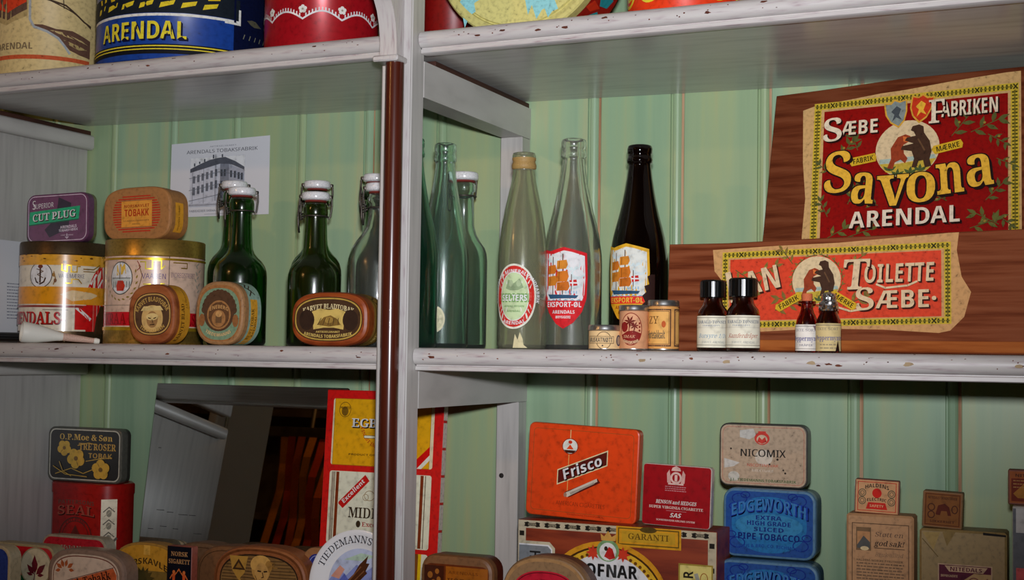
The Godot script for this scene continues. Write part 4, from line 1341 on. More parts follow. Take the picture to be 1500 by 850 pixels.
func middle_right_things() -> void:
	# selters
	var frosted := glass("frosted_glass", Color(0.86, 0.87, 0.74), 0.14, true)
	var t := bottle("cloudy greenish soda bottle with oval red SELTERS label", Vector3(0.6883, 0.0004, 0.2), [[0.0001, 0.004], [0.012, 0.003], [0.021, 0.0], [0.024, 0.0008], [0.0253, 0.004], [0.0253, 0.086], [0.0250, 0.097], [0.0240, 0.110], [0.0220, 0.126], [0.0192, 0.142], [0.0158, 0.158], [0.0128, 0.172], [0.0110, 0.1835], [0.0110, 0.1852], [0.0124, 0.1862], [0.0126, 0.189], [0.0116, 0.1915], [0.0114, 0.1935], [0.0122, 0.1945], [0.0122, 0.199], [0.0114, 0.2015], [0.0100, 0.2020], [0.0085, 0.2010]], frosted)
	part("rust_ring", Shape.new().lathe([Vector2(0.01105, 0.1845), Vector2(0.0126, 0.1858), Vector2(0.0128, 0.189), Vector2(0.0118, 0.1915), Vector2(0.0116, 0.1935), Vector2(0.0124, 0.1947), Vector2(0.0124, 0.1965)], Vector3.ZERO, 40).mesh(), mat("rust_stain", K("8f774a"), 0.6, {"tex": "wear", "scale": Vector3(40, 40, 40)}), t, "brown stain round the lip")
	var k := Ink.new()
	k.el(0, 0, 23.5, 33, "c7cdb6", 40).el(0, 0, 21.5, 31, "b2352e", 40).el(0, 0, 16, 25, "ccd2bc", 36).el(0, 0, 15, 24, "a9b893", 36)
	k.pg([[-15.6, 3], [15.6, 3], [15.6, -6], [-15.6, -6]], "6d8a5c").tx("SELTERS", 0, -1.5, 6.2, "dde0d2", {"w": 27, "f": "sb"})
	k.pg([[-9, 8], [-6, 17], [0, 13], [6, 18], [10, 9], [4, 6], [-4, 6]], "7e8e70").el(-3, 13, 2.4, 3.6, "93a283", 12).el(5, 13, 2.4, 3.4, "93a283", 12)
	k.tx("ARENDALS BRYGGERI", 0, -10, 1.8, "5c7a4e", {"w": 22}).tx("ARENDAL", 0, -15, 1.8, "5c7a4e", {"w": 14})
	k.tx("BRYGGERI OG MINERALVANDFABRIK", 0, 0, 3.6, "d8d2c4", {"w": 94, "cir": 25.6, "f": "sb"}).tx("ARENDAL", 0, 0, 3.4, "d8d2c4", {"w": 24, "cir": -27, "f": "sb"})
	roundel(k, "oval_label", t, 0.0254, 3.0, 0.053)
	k = Ink.new()
	k.pg([[-6, 0], [-4, 14], [-1, 8], [1, 16], [4, 9], [5, 3], [9, 0]], "b5ad8c")
	roundel(k, "paper_scrap", t, 0.0254, 16.0, 0.001)

	# two export beers with the ship label
	t = bottle("tall clear bottle with red bordered ship label and EKSPORT-ØL banner", Vector3(0.7316, 0.0004, 0.17), TALL, glass("beer_clear_glass", Color(0.985, 0.995, 0.965), 0.035, true))
	k = ship_label("b52a30", "c3c8c6")
	k.pg([[-21, -14.5], [21, -14.5], [19, -22], [-19, -22]], "b52a30").tx("EKSPORT-ØL", 0, -18.4, 5.2, "e0dcd0", {"w": 36, "f": "sb"})
	k.tx("ARENDALS", 0, -26, 3.4, "dcd4c4", {"w": 23}).tx("BRYGGERI", 0, -31.2, 2.6, "dcd4c4", {"w": 15})
	roundel(k, "ship_label", t, 0.0305, 4.0, 0.064)
	t = bottle("tall black brown bottle with torn yellow bordered ship label", Vector3(0.7904, 0.0004, 0.13), TALL, mat("brown_glass", Color(0.035, 0.014, 0.01), 0.06, {"coat": 0.5, "coat_rough": 0.03}), 0.985, 1.01, "", false)
	k = ship_label("c99a34", "bfc2ba")
	k.pg([[-21, -14.5], [21, -14.5], [19, -22], [-19, -22]], "c4382c").tx("EKSPORT-ØL", 0, -18.4, 5.2, "d8a848", {"w": 36, "f": "sb"})
	k.pg([[-19, -22.4], [19, -22.4], [10, -36], [0, -42], [-9, -37]], "d0942c").tx("ARENDALS", 0, -26, 3.4, "7a2c1c", {"w": 23}).tx("BRYGGERI", 0, -31.2, 2.6, "7a2c1c", {"w": 15})
	k.pg([[26, 8], [22, 6], [24, -2], [19, -4], [21, -10], [17, -14], [20, -20], [14, -26], [16, -34], [30, -34], [30, 8]], Color(0.2, 0.12, 0.1))
	roundel(k, "ship_label", t, 0.0308, -7.0, 0.070)

	# three small tins
	var cream := tint("c09c74", 0.6)
	var g := "small spice tins in front of the brown bottle"
	t = can("spice_tin", "lowest of the three spice tins, cream label reading MUSKATNØTT", Vector3(0.796, 0.0003, 0.25), 0.0151, 0.0238, 0.0055, cream, steel(), 0.0012, "tin", g)
	k = Ink.new()
	k.rect(-24, 1, 34, 18, "c8a880").ring(4, 9, 7.4, 8.4, 0.6, "4a3c2c").rect(-13, 6, 14, 13, "c8a880").frame(-13, 6, 14, 13, 0.5, "4a3c2c")
	k.tx("MUSKATNØTT", 0.4, 9.5, 4.4, "3c3a38", {"w": 24, "f": "sb"}).el(3, 4, 0.8, 0.8, "3c3a38", 10)
	k.el(20, 9, 3.2, 5.4, "3c3a44", 18).el(20, 9, 2.0, 4.0, "8a7a68", 16)
	roundel(k, "label", t, 0.0152, 0.0, 0.0)
	t = can("spice_tin", "middle sized spice tin with a dark red palm tree roundel", Vector3(0.8234, 0.0003, 0.245), 0.0134, 0.043, 0.0055, tint("a5795c", 0.5), steel(), 0.0016, "tin", g)
	k = Ink.new()
	k.rect(-20, 1.8, 30, 37, "b08566").el(1.5, 20, 10.8, 15.6, "6e2c22", 36).el(1.5, 20, 10.0, 14.8, "b98e70", 36)
	k.pg([[-8.6, 14], [-2, 18], [4, 18.6], [11.4, 16], [9, 9], [4, 5.6], [-2, 5.8], [-6, 9]], "6e2420").el(-5, 22, 3.6, 5, "6e2420", 16)
	for q in [[0.5, 27, 2.4], [5, 23, 1.7]]:
		for j in 7:
			k.leaf(q[0], q[1], 2.6 * q[2], TAU * j / 7 + 0.2, "5c2018", 0.3)
		k.ln([[q[0], q[1]], [q[0] - 0.8, 17]], 0.8, "5c2018")
	k.tx("SMAK", 0, 13, 2.6, "c09a7c", {"w": 11, "sk": 0.3, "f": "r"}).tx("KARDEMOMME", 1.5, 20, 2.6, "d0aa88", {"w": 15, "cir": -12.6, "f": "sb"})
	for j in 3:
		k.el(9.4, 25.5 - j * 3.4, 0.9, 1.2, "6e2c22", 8)
	roundel(k, "label", t, 0.0135, 0.0, 0.0)
	t = can("spice_tin", "tallest of the three spice tins, tan label with dark double frame", Vector3(0.8498, 0.0003, 0.235), 0.0143, 0.048, 0.0058, tint("b3854e", 0.5), steel(), 0.0018, "tin", g)
	k = Ink.new()
	k.rect(-22, 2, 34, 41, "b98c56")
	for q in [[-22, 11.6], [15, 34]]:
		k.frame(q[0], 4, q[1], 39.5, 1.3, "4a382c").frame(q[0] + 2, 6, q[1] - 2, 37.5, 0.5, "4a382c").rect(q[0] + 2.5, 6.5, q[1] - 2.5, 37, "cf9a5e")
	k.tx("ZY", -6, 29, 7, "4a3420", {"f": "r"}).el(4.4, 25, 2.0, 3.2, "a4562c", 14).tx("Hjortetakksalt", -4, 15, 7.4, "3c3834", {"w": 19, "f": "sb"})
	roundel(k, "label", t, 0.0144, 0.0, 0.0)

	# pharmacy bottles with black screw caps
	var amber := glass("amber_glass", Color(0.5, 0.16, 0.06), 0.03, true)
	g = "small brown bottles in front of the red soap board"
	for q in [["left of the two black capped pharmacy bottles, pale label with blue writing", Vector3(0.8981, 0.0004, 0.235), 0.0145, "6e8494", "Borsyre 1/10", 0.0672], ["right of the two black capped pharmacy bottles, pale label with red brown writing", Vector3(0.9305, 0.0004, 0.25), 0.0154, "8a4a3a", "Kamferdråper", 0.0680]]:
		var r: float = q[2]
		var hh: float = q[5]
		t = bottle(q[0], q[1], [[0.0001, 0.002], [r - 0.003, 0.0], [r - 0.0008, 0.0006], [r, 0.003], [r, 0.0330], [r - 0.0012, 0.0385], [r - 0.0045, 0.043], [r - 0.0058, 0.0465], [r - 0.006, 0.050]], amber, 1.0, 1.0, g)
		var ridged := PackedVector2Array()
		for j in 72:
			var a := TAU * j / 72
			var rr := r - 0.0022 - (0.0004 if j % 3 == 0 else 0.0)
			ridged.append(Vector2(rr * cos(a), rr * sin(a)))
		var cap := part("screw_cap", Shape.new().prism(ridged, [[0.001, 0.0], [0.0, 0.0008], [0.0, hh - 0.052], [0.0015, hh - 0.0505], [0.003, hh - 0.0502]]).mesh(), mat("black_cap", Color(0.025, 0.03, 0.032), 0.24), t, "ridged black screw cap")
		cap.transform = Transform3D(Basis(Vector3.RIGHT, -PI / 2), Vector3(0, 0.050, 0))
		k = Ink.new()
		k.rect(-24, 3.4, 24, 33, "c9bfae").rect(-24, 5.4, 24, 5.9, "6a665c").rect(-24, 31.0, 24, 31.5, "6a665c")
		k.tx("HARALD TØNSETH", 3.6, 27.2, 2.7, "5f6670", {"w": 33, "f": "rb"}).tx("FARMASØYT", 2, 23.8, 1.7, "8a8c8e", {"w": 16}).rect(-20, 21.8, 22, 22.1, "9a968c")
		k.tx(q[4], 4, 14.4, 3.8, q[3], {"w": 29, "f": "r", "sk": 0.35}).tx("TORVET, ARENDAL", 4, 8.4, 1.9, "777a7c", {"w": 22, "f": "r"})
		roundel(k, "label", t, r + 0.0001, 0.0, 0.0)
	# peppermint drops
	t = bottle("small dark red bottle with a cork and white peppermint label", Vector3(0.9891, 0.0004, 0.25), [[0.0001, 0.001], [0.009, 0.0], [0.0099, 0.002], [0.0099, 0.0255], [0.0090, 0.030], [0.0066, 0.0352], [0.0054, 0.039], [0.0052, 0.0435], [0.0078, 0.0445], [0.0080, 0.0462], [0.0052, 0.0468], [0.0042, 0.0466]], glass("red_glass", Color(0.62, 0.06, 0.05), 0.03, true), 1.0, 1.0, g)
	part("cork", Shape.new().lathe([Vector2(0.0001, 0.040), Vector2(0.0040, 0.040), Vector2(0.0050, 0.0518), Vector2(0.0046, 0.0532), Vector2(0.0001, 0.0534)], Vector3.ZERO, 24).mesh(), mat("cork", K("ad6240"), 0.8, {"tex": "wear", "scale": Vector3(60, 60, 60)}), t)
	k = Ink.new()
	k.rect(-14, 1.4, 14, 25, "c2bcb4").rect(-14, 23.2, 14, 23.7, "55524e").rect(-14, 3.0, 14, 3.4, "55524e").tx("EKTE SORT", 0, 20, 2.2, "5f5e66", {"w": 20, "f": "r"}).tx("Peppermynte", 1, 12.4, 4.2, "4a4a72", {"w": 26, "f": "rb"}).tx("DRÅPER", 1, 6.4, 1.8, "77757a", {"w": 12})
	k.pg([[7, 24], [14, 24], [14, 18], [10, 19]], "6a5a5c")
	roundel(k, "label", t, 0.01, 0.0, 0.0)
	t = bottle("small brown bottle with crumpled foil top and yellowed peppermint label", Vector3(1.0098, 0.0004, 0.257), [[0.0001, 0.001], [0.010, 0.0], [0.011, 0.002], [0.011, 0.0265], [0.0100, 0.030], [0.0080, 0.0345], [0.0070, 0.038], [0.0068, 0.044]], mats.amber_glass, 1.0, 1.0, g)
	var s := Shape.new()
	var rings := []
	for j in 12:
		var row := PackedVector3Array()
		var f := j / 11.0
		for a in 30:
			var rr: float = lerpf(0.0085, 0.0078, f) if f < 0.5 else lerpf(0.0068, 0.0058, (f - 0.5) * 2)
			if j == 11:
				rr *= 0.55
			rr *= 1.0 + rnd.randf_range(-0.06, 0.06)
			row.append(Vector3(rr * sin(TAU * a / 30), 0.0375 + 0.0160 * f + rnd.randf_range(-0.0004, 0.0004), rr * cos(TAU * a / 30)))
		rings.append(row)
	for j in 11:
		for a in 30:
			var b := (a + 1) % 30
			var out: Vector3 = Vector3(rings[j][a].x, 0.0001, rings[j][a].z)
			s.flat(rings[j][a], rings[j][b], rings[j + 1][b], rings[j + 1][a], out)
	for a in 30:
		s.tri(rings[11][a], rings[11][(a + 1) % 30], Vector3(0, 0.0545, 0), Vector3.UP, Vector3.UP, Vector3.UP)
	part("foil_cap", s.mesh(), mat("foil", Color(0.86, 0.86, 0.86), 0.25, {"metal": 1.0}), t, "crumpled silver foil")
	k = Ink.new()
	k.rect(-15, 1.4, 15, 26, "b0a077").rect(-15, 24.2, 15, 24.7, "55504a").tx("EKTE SORT", 1, 21, 2.2, "5f5a56", {"w": 20, "f": "r"}).tx("Peppermynte", 2, 13.0, 4.2, "5a5a74", {"w": 26, "f": "rb"}).rows(2, 7, 4, 16, 2, 1.2, "857a62", rnd)
	k.pg([[8, 1.4], [12.5, 1.4], [11.4, 7], [10.4, 11], [9.2, 6]], Color(0.16, 0.08, 0.06))
	roundel(k, "label", t, 0.0111, 0.0, 0.0)
	soap_boards()

func border(k: Ink, x0: float, y0: float, x1: float, y1: float, w: float) -> void:
	k.frame(x0, y0, x1, y1, w, "a79238")
	var l := k.layer
	var n := int((x1 - x0) / 4.0)
	for j in n:
		var x := lerpf(x0 + 1, x1 - 1, (j + 0.5) / n)
		for yy in [y0 + w / 2, y1 - w / 2]:
			k.layer = l
			if j % 9 == 4:
				k.ln([[x - 1.8, yy - w * 0.32], [x + 1.8, yy + w * 0.32]], 1.3, "2c2a14").ln([[x - 1.8, yy + w * 0.32], [x + 1.8, yy - w * 0.32]], 1.3, "2c2a14")
			else:
				k.rect(x - 1.0, yy - w * 0.34, x + 0.7, yy + w * 0.34, "3c3a1a")
				k.rect(x - 1.7, yy - w * 0.1, x + 1.7, yy + w * 0.1, "5c5420")
	n = int((y1 - y0) / 4.0)
	for j in n:
		var yy := lerpf(y0 + w, y1 - w, (j + 0.5) / n)
		for x in [x0 + w / 2, x1 - w / 2]:
			k.layer = l
			k.rect(x - w * 0.34, yy - 1.0, x + w * 0.34, yy + 0.7, "3c3a1a")
			k.rect(x - w * 0.1, yy - 1.7, x + w * 0.1, yy + 1.7, "5c5420")
	k.layer = l + 4

func sprig(k: Ink, x: float, y: float, ang: float, len: float, n: int, green: String) -> void:
	var d := Vector2(cos(ang), sin(ang))
	k.ln([[x, y], [x + d.x * len, y + d.y * len]], 0.8, "4a4a2a")
	for j in n:
		var f := (j + 0.6) / n
		var q := Vector2(x, y) + d * len * f
		k.leaf(q.x, q.y, len * 0.42, ang + (0.9 if j % 2 else -0.9), green, 0.36)
	k.leaf(x + d.x * len * 0.9, y + d.y * len * 0.9, len * 0.4, ang, green, 0.36)
	k.el(x + d.x * len * 0.5 - d.y * 3, y + d.y * len * 0.5 + d.x * 3, 1.3, 1.3, "7a6a34", 8)

func bears(k: Ink, x: float, y: float, r: float) -> void:
	k.el(x, y, r, r * 0.98, "b5a383", 40)
	k.pg([[x - r * 0.9, y - r * 0.42], [x - r * 0.4, y - r * 0.5], [x + r * 0.2, y - r * 0.44], [x + r * 0.92, y - r * 0.36], [x + r * 0.66, y - r * 0.75], [x, y - r * 0.97], [x - r * 0.66, y - r * 0.75]], "a08c3c")
	k.pg([[x - r * 0.86, y - r * 0.3], [x + r * 0.86, y - r * 0.26], [x + r * 0.9, y - r * 0.4], [x - r * 0.88, y - r * 0.46]], "8a968c")
	for q in [[-0.3, -0.9], [0.1, -0.86], [0.4, -0.8], [-0.55, -0.72]]:
		for j in 3:
			k.leaf(x + q[0] * r, y + q[1] * r, r * 0.26, 0.6 + j * 0.9, "3f4a2c", 0.4)
	# left, a reddish bear bending in
	k.pg([[x - r * 0.62, y - r * 0.62], [x - r * 0.5, y - r * 0.3], [x - r * 0.52, y + r * 0.05], [x - r * 0.3, y + r * 0.42], [x - r * 0.06, y + r * 0.5], [x + r * 0.1, y + r * 0.42], [x + r * 0.06, y + r * 0.24], [x - r * 0.12, y + r * 0.14], [x - r * 0.1, y - r * 0.16], [x + r * 0.02, y - r * 0.34], [x - r * 0.06, y - r * 0.5], [x - r * 0.2, y - r * 0.36], [x - r * 0.38, y - r * 0.44], [x - r * 0.44, y - r * 0.66]], "7c3c26")
	k.pg([[x - r * 0.14, y + r * 0.44], [x + r * 0.08, y + r * 0.36], [x + r * 0.04, y + r * 0.22], [x - r * 0.12, y + r * 0.26]], "b86a3a")
	# right, the dark bear upright
	k.pg([[x + r * 0.1, y + r * 0.62], [x + r * 0.16, y + r * 0.76], [x + r * 0.36, y + r * 0.8], [x + r * 0.5, y + r * 0.72], [x + r * 0.52, y + r * 0.5], [x + r * 0.7, y + r * 0.2], [x + r * 0.76, y - r * 0.16], [x + r * 0.7, y - r * 0.42], [x + r * 0.76, y - r * 0.66], [x + r * 0.56, y - r * 0.7], [x + r * 0.5, y - r * 0.44], [x + r * 0.36, y - r * 0.46], [x + r * 0.3, y - r * 0.66], [x + r * 0.14, y - r * 0.66], [x + r * 0.22, y - r * 0.36], [x + r * 0.14, y - r * 0.1], [x - r * 0.2, y - r * 0.02], [x - r * 0.16, y + r * 0.1], [x + r * 0.2, y + r * 0.16], [x - r * 0.08, y + r * 0.28], [x - r * 0.02, y + r * 0.38], [x + r * 0.26, y + r * 0.42], [x + r * 0.2, y + r * 0.56]], "3a2a20")
	k.ln([[x + r * 0.34, y + r * 0.3], [x + r * 0.54, y - r * 0.1]], r * 0.05, "54402e")

func shield(k: Ink, x: float, y: float, s: float, c1: String, c2: String, tilt: float) -> void:
	for q in [[1.0, "b08a3a"], [0.86, c1]]:
		var a := []
		for p in [[-0.5, 0.62], [-0.2, 0.56], [0, 0.72], [0.24, 0.56], [0.56, 0.6], [0.48, 0.0], [0.3, -0.46], [0.0, -0.74], [-0.34, -0.42], [-0.5, 0.0]]:
			a.append(Vector2(x, y) + Vector2(p[0], p[1]).rotated(tilt) * s * q[0])
		k.pg(a, q[1])
	k.pg([[x - 0.24 * s, y + 0.1 * s], [x, y + 0.36 * s], [x + 0.2 * s, y + 0.2 * s], [x + 0.1 * s, y - 0.1 * s], [x + 0.24 * s, y - 0.34 * s], [x - 0.02 * s, y - 0.2 * s], [x - 0.2 * s, y - 0.4 * s], [x - 0.1 * s, y - 0.06 * s]], c2)

func banner(k: Ink, s: String, x: float, y: float, w: float, h: float, rot: float) -> void:
	var a := []
	for p in [[-0.5, -0.5], [0.5, -0.5], [0.56, 0.0], [0.5, 0.5], [-0.5, 0.5], [-0.6, 0.1]]:
		a.append(Vector2(x, y) + Vector2(p[0] * w, p[1] * h).rotated(deg_to_rad(rot)))
	k.pg(a, "b0922e")
	k.tx(s, x, y, h * 0.6, "2e2a12", {"w": w * 0.84, "rot": rot})

func soap_boards() -> void:
	var pine := mat("soap_pine", K("704630"), 0.65, {"spec": 0.2, "tex": "grain", "scale": Vector3(1.1, 22, 22)})
	var t := thing("soap_board", "tall wooden soap box end with red bear label and big yellow letters", "sign", Vector3(1.06, 0.0008, 0.150), -5.0)
	t.rotation_degrees.x = -14.0
	var o := PackedVector2Array([Vector2(-0.1485, 0.0), Vector2(0.126, 0.0), Vector2(0.126, 0.2895), Vector2(0.06, 0.2885), Vector2(-0.02, 0.2865), Vector2(-0.1, 0.281), Vector2(-0.1455, 0.2785)])
	part("board", Shape.new().prism(o, [[0.0008, -0.012], [0.0, -0.0112], [0.0, -0.0008], [0.0008, 0.0]]).mesh(), mat("soap_pine_dark", K("603a26"), 0.65, {"spec": 0.2, "tex": "grain", "scale": Vector3(1.6, 18, 18), "offset": Vector3(0.3, 0.4, 0)}), t)
	var k := Ink.new()
	var cream := "a98c62"
	k.pg([[-110, 68], [-96, 72], [-60, 75], [-30, 78], [-6, 79], [40, 83], [90, 86], [104, 86], [104, -112], [-104, -112], [-106, -70], [-104, -30], [-108, 10]], cream)
	border(k, -98, -110, 102, 74, 7.5)
	k.rect(-87.5, -100, 92, 64, "74120c")
	for q in [[-70, 10, 1.0, 24], [-52, 18, 1.9, 22], [-36, 12, 0.5, 20], [-78, -6, 2.4, 18], [40, 24, 0.9, 30], [58, 26, 0.4, 30], [74, 22, -0.6, 20], [82, -4, -0.5, 18], [-60, -40, 1.2, 24], [-80, -52, 2.0, 20], [72, -46, 0.8, 24], [80, -60, -0.7, 20], [36, -44, 2.6, 18], [-30, -44, 2.8, 18]]:
		sprig(k, q[0], q[1], q[2], q[3], 5, "4a4c2c")
	for q in [[-84, -78, 0.5], [-60, -76, 0.3], [58, -74, 0.3], [84, -72, 2.6]]:
		sprig(k, q[0], q[1], q[2], 26, 4, "51522e")
	bears(k, -2, 13, 31)
	shield(k, -13, 52, 22, "6d7470", "3a3f42", 0.15)
	shield(k, 11, 55, 22, "a53a22", "c49a3c", -0.12)
	k.tx2("ÆBE", -50, 41, 15, "beb29c", "2a1512", 1.6, {"w": 37, "f": "sb"}).tx2("S", -77, 41, 26, "beb29c", "2a1512", 1.8, {"w": 19, "f": "rb"})
	k.tx2("ABRIKEN", 57, 51, 16, "beb29c", "2a1512", 1.6, {"w": 53, "f": "sb"}).tx2("F", 26, 50, 25, "beb29c", "2a1512", 1.8, {"w": 15, "f": "rb"})
	banner(k, "FABRIK", -45, 5, 24, 9, 8)
	banner(k, "MÆRKE", 37, 11, 26, 9, 10)
	var gold := "c29a3e"
	for q in [["S", -70, -6, 45, 27, 0], ["a", -44, -26, 44, 22, -4], ["v", -15, -31, 43, 31, 0], ["o", 12, -30, 42, 27, 0], ["n", 39, -23, 42, 25, 4], ["a", 66, -17, 44, 24, 6]]:
		var op := {"w": q[4], "f": "rb", "rot": q[5]}
		var dy: float = 0.0 if q[0] == "S" else 6.0
		for e in [[2.8, -2.8], [1.6, -1.6], [1.0, 1.0], [-1.0, 1.0], [-1.0, -1.0]]:
			k.tx(q[0], q[1] + e[0], q[2] + dy + e[1], q[3], "1c1210", op)
		k.tx(q[0], q[1], q[2] + dy, q[3], gold, op)
	k.tx2("ARENDAL", -4, -59, 17, "bfb3a0", "241210", 2.0, {"w": 106, "f": "sb"})
	var f := face(k, "paper_label", t, Vector3.ZERO, "worn")
	f.transform = Transform3D(Basis(Vector3(0, 0, 1), deg_to_rad(2.0)), Vector3(-0.003, 0.195, 0.0))

	t = thing("soap_board", "long low wooden board with orange red TOILETTE SÆBE label", "sign", Vector3(1.03, 0.0008, 0.218), -6.0)
	t.rotation_degrees.x = -5.0
	o = PackedVector2Array([Vector2(-0.190, 0.0), Vector2(0.16, 0.0), Vector2(0.16, 0.1105), Vector2(0.02, 0.1085), Vector2(-0.05, 0.1072), Vector2(-0.13, 0.1052), Vector2(-0.191, 0.1056)])
	part("board", Shape.new().prism(o, [[0.0008, -0.012], [0.0, -0.0112], [0.0, -0.0008], [0.0008, 0.0]]).mesh(), pine, t)
	part("base_strip", Shape.new().box(0.26, 0.010, 0.0015, Vector3(0.028, 0.0062, 0.0004), 0.0004).mesh(), mat("pale_pine", K("8f5c32"), 0.65, {"spec": 0.2, "tex": "grain", "scale": Vector3(1.2, 12, 12)}), t)
	k = Ink.new()
	cream = "a8855c"
	k.pg([[-124, 41], [-60, 42], [0, 42], [50, 44], [100, 46], [108, 46], [106, 30], [110, 6], [118, -8], [112, -30], [100, -42], [90, -44], [40, -40], [-20, -38], [-80, -40], [-113, -38], [-114, 10], [-122, 20]], cream)
	border(k, -114, -36, 101, 38, 6)
	k.rect(-106, -29, 92.5, 30.5, "b5462f")
	for q in [[-92, -18, 1.0, 26], [-80, 16, 0.3, 22], [-44, 24, 2.2, 18], [-36, -16, 2.8, 24], [4, -18, 0.4, 24], [10, 20, 0.6, 16], [-100, 20, -0.6, 18], [-60, -20, 0.3, 22]]:
		sprig(k, q[0], q[1], q[2], q[3], 4, "6b5a32")
	for a in 12:
		sprig(k, -20 + 24 * cos(TAU * a / 12), 7 + 24 * sin(TAU * a / 12), TAU * a / 12 + 1.7, 9, 3, "6a6236")
	bears(k, -20, 7, 23)
	k.tx2("L", -99, 4, 30, "b8a486", "43211a", 1.6, {"w": 15, "f": "sb", "rot": 12}).tx2("AN", -73, 9, 22, "b8a486", "43211a", 1.6, {"w": 34, "f": "sb", "rot": 12})
	k.tx2("OILETTE", 56, 11, 17, "b8a486", "43211a", 1.4, {"w": 62, "f": "sb", "sk": 0.05}).tx2("T", 17, 11, 28, "b8a486", "43211a", 1.6, {"w": 24, "f": "rb", "sk": 0.1})
	k.tx2("ÆBE·", 62, -13, 16, "b8a486", "43211a", 1.4, {"w": 54, "f": "sb"}).tx2("S", 25, -12, 21, "b8a486", "43211a", 1.4, {"w": 17, "f": "rb"})
	k.ln([[36, 1], [44, -2.6], [64, -1], [72, 2.4]], 1.8, "b8a486").ln([[0, -19], [12, -23], [28, -21]], 1.8, "b8a486")
	banner(k, "FABRIK", -46, -13, 24, 7.5, 28)
	banner(k, "MÆRKE", 6, -13, 24, 7.5, -32)
	f = face(k, "paper_label", t, Vector3.ZERO, "worn")
	f.transform = Transform3D(Basis(Vector3(0, 0, 1), deg_to_rad(1.3)), Vector3(-0.020, 0.0605, 0.0))

# ---------------------------------------------------------------- lower shelf, left bay
const LOW := -0.3016

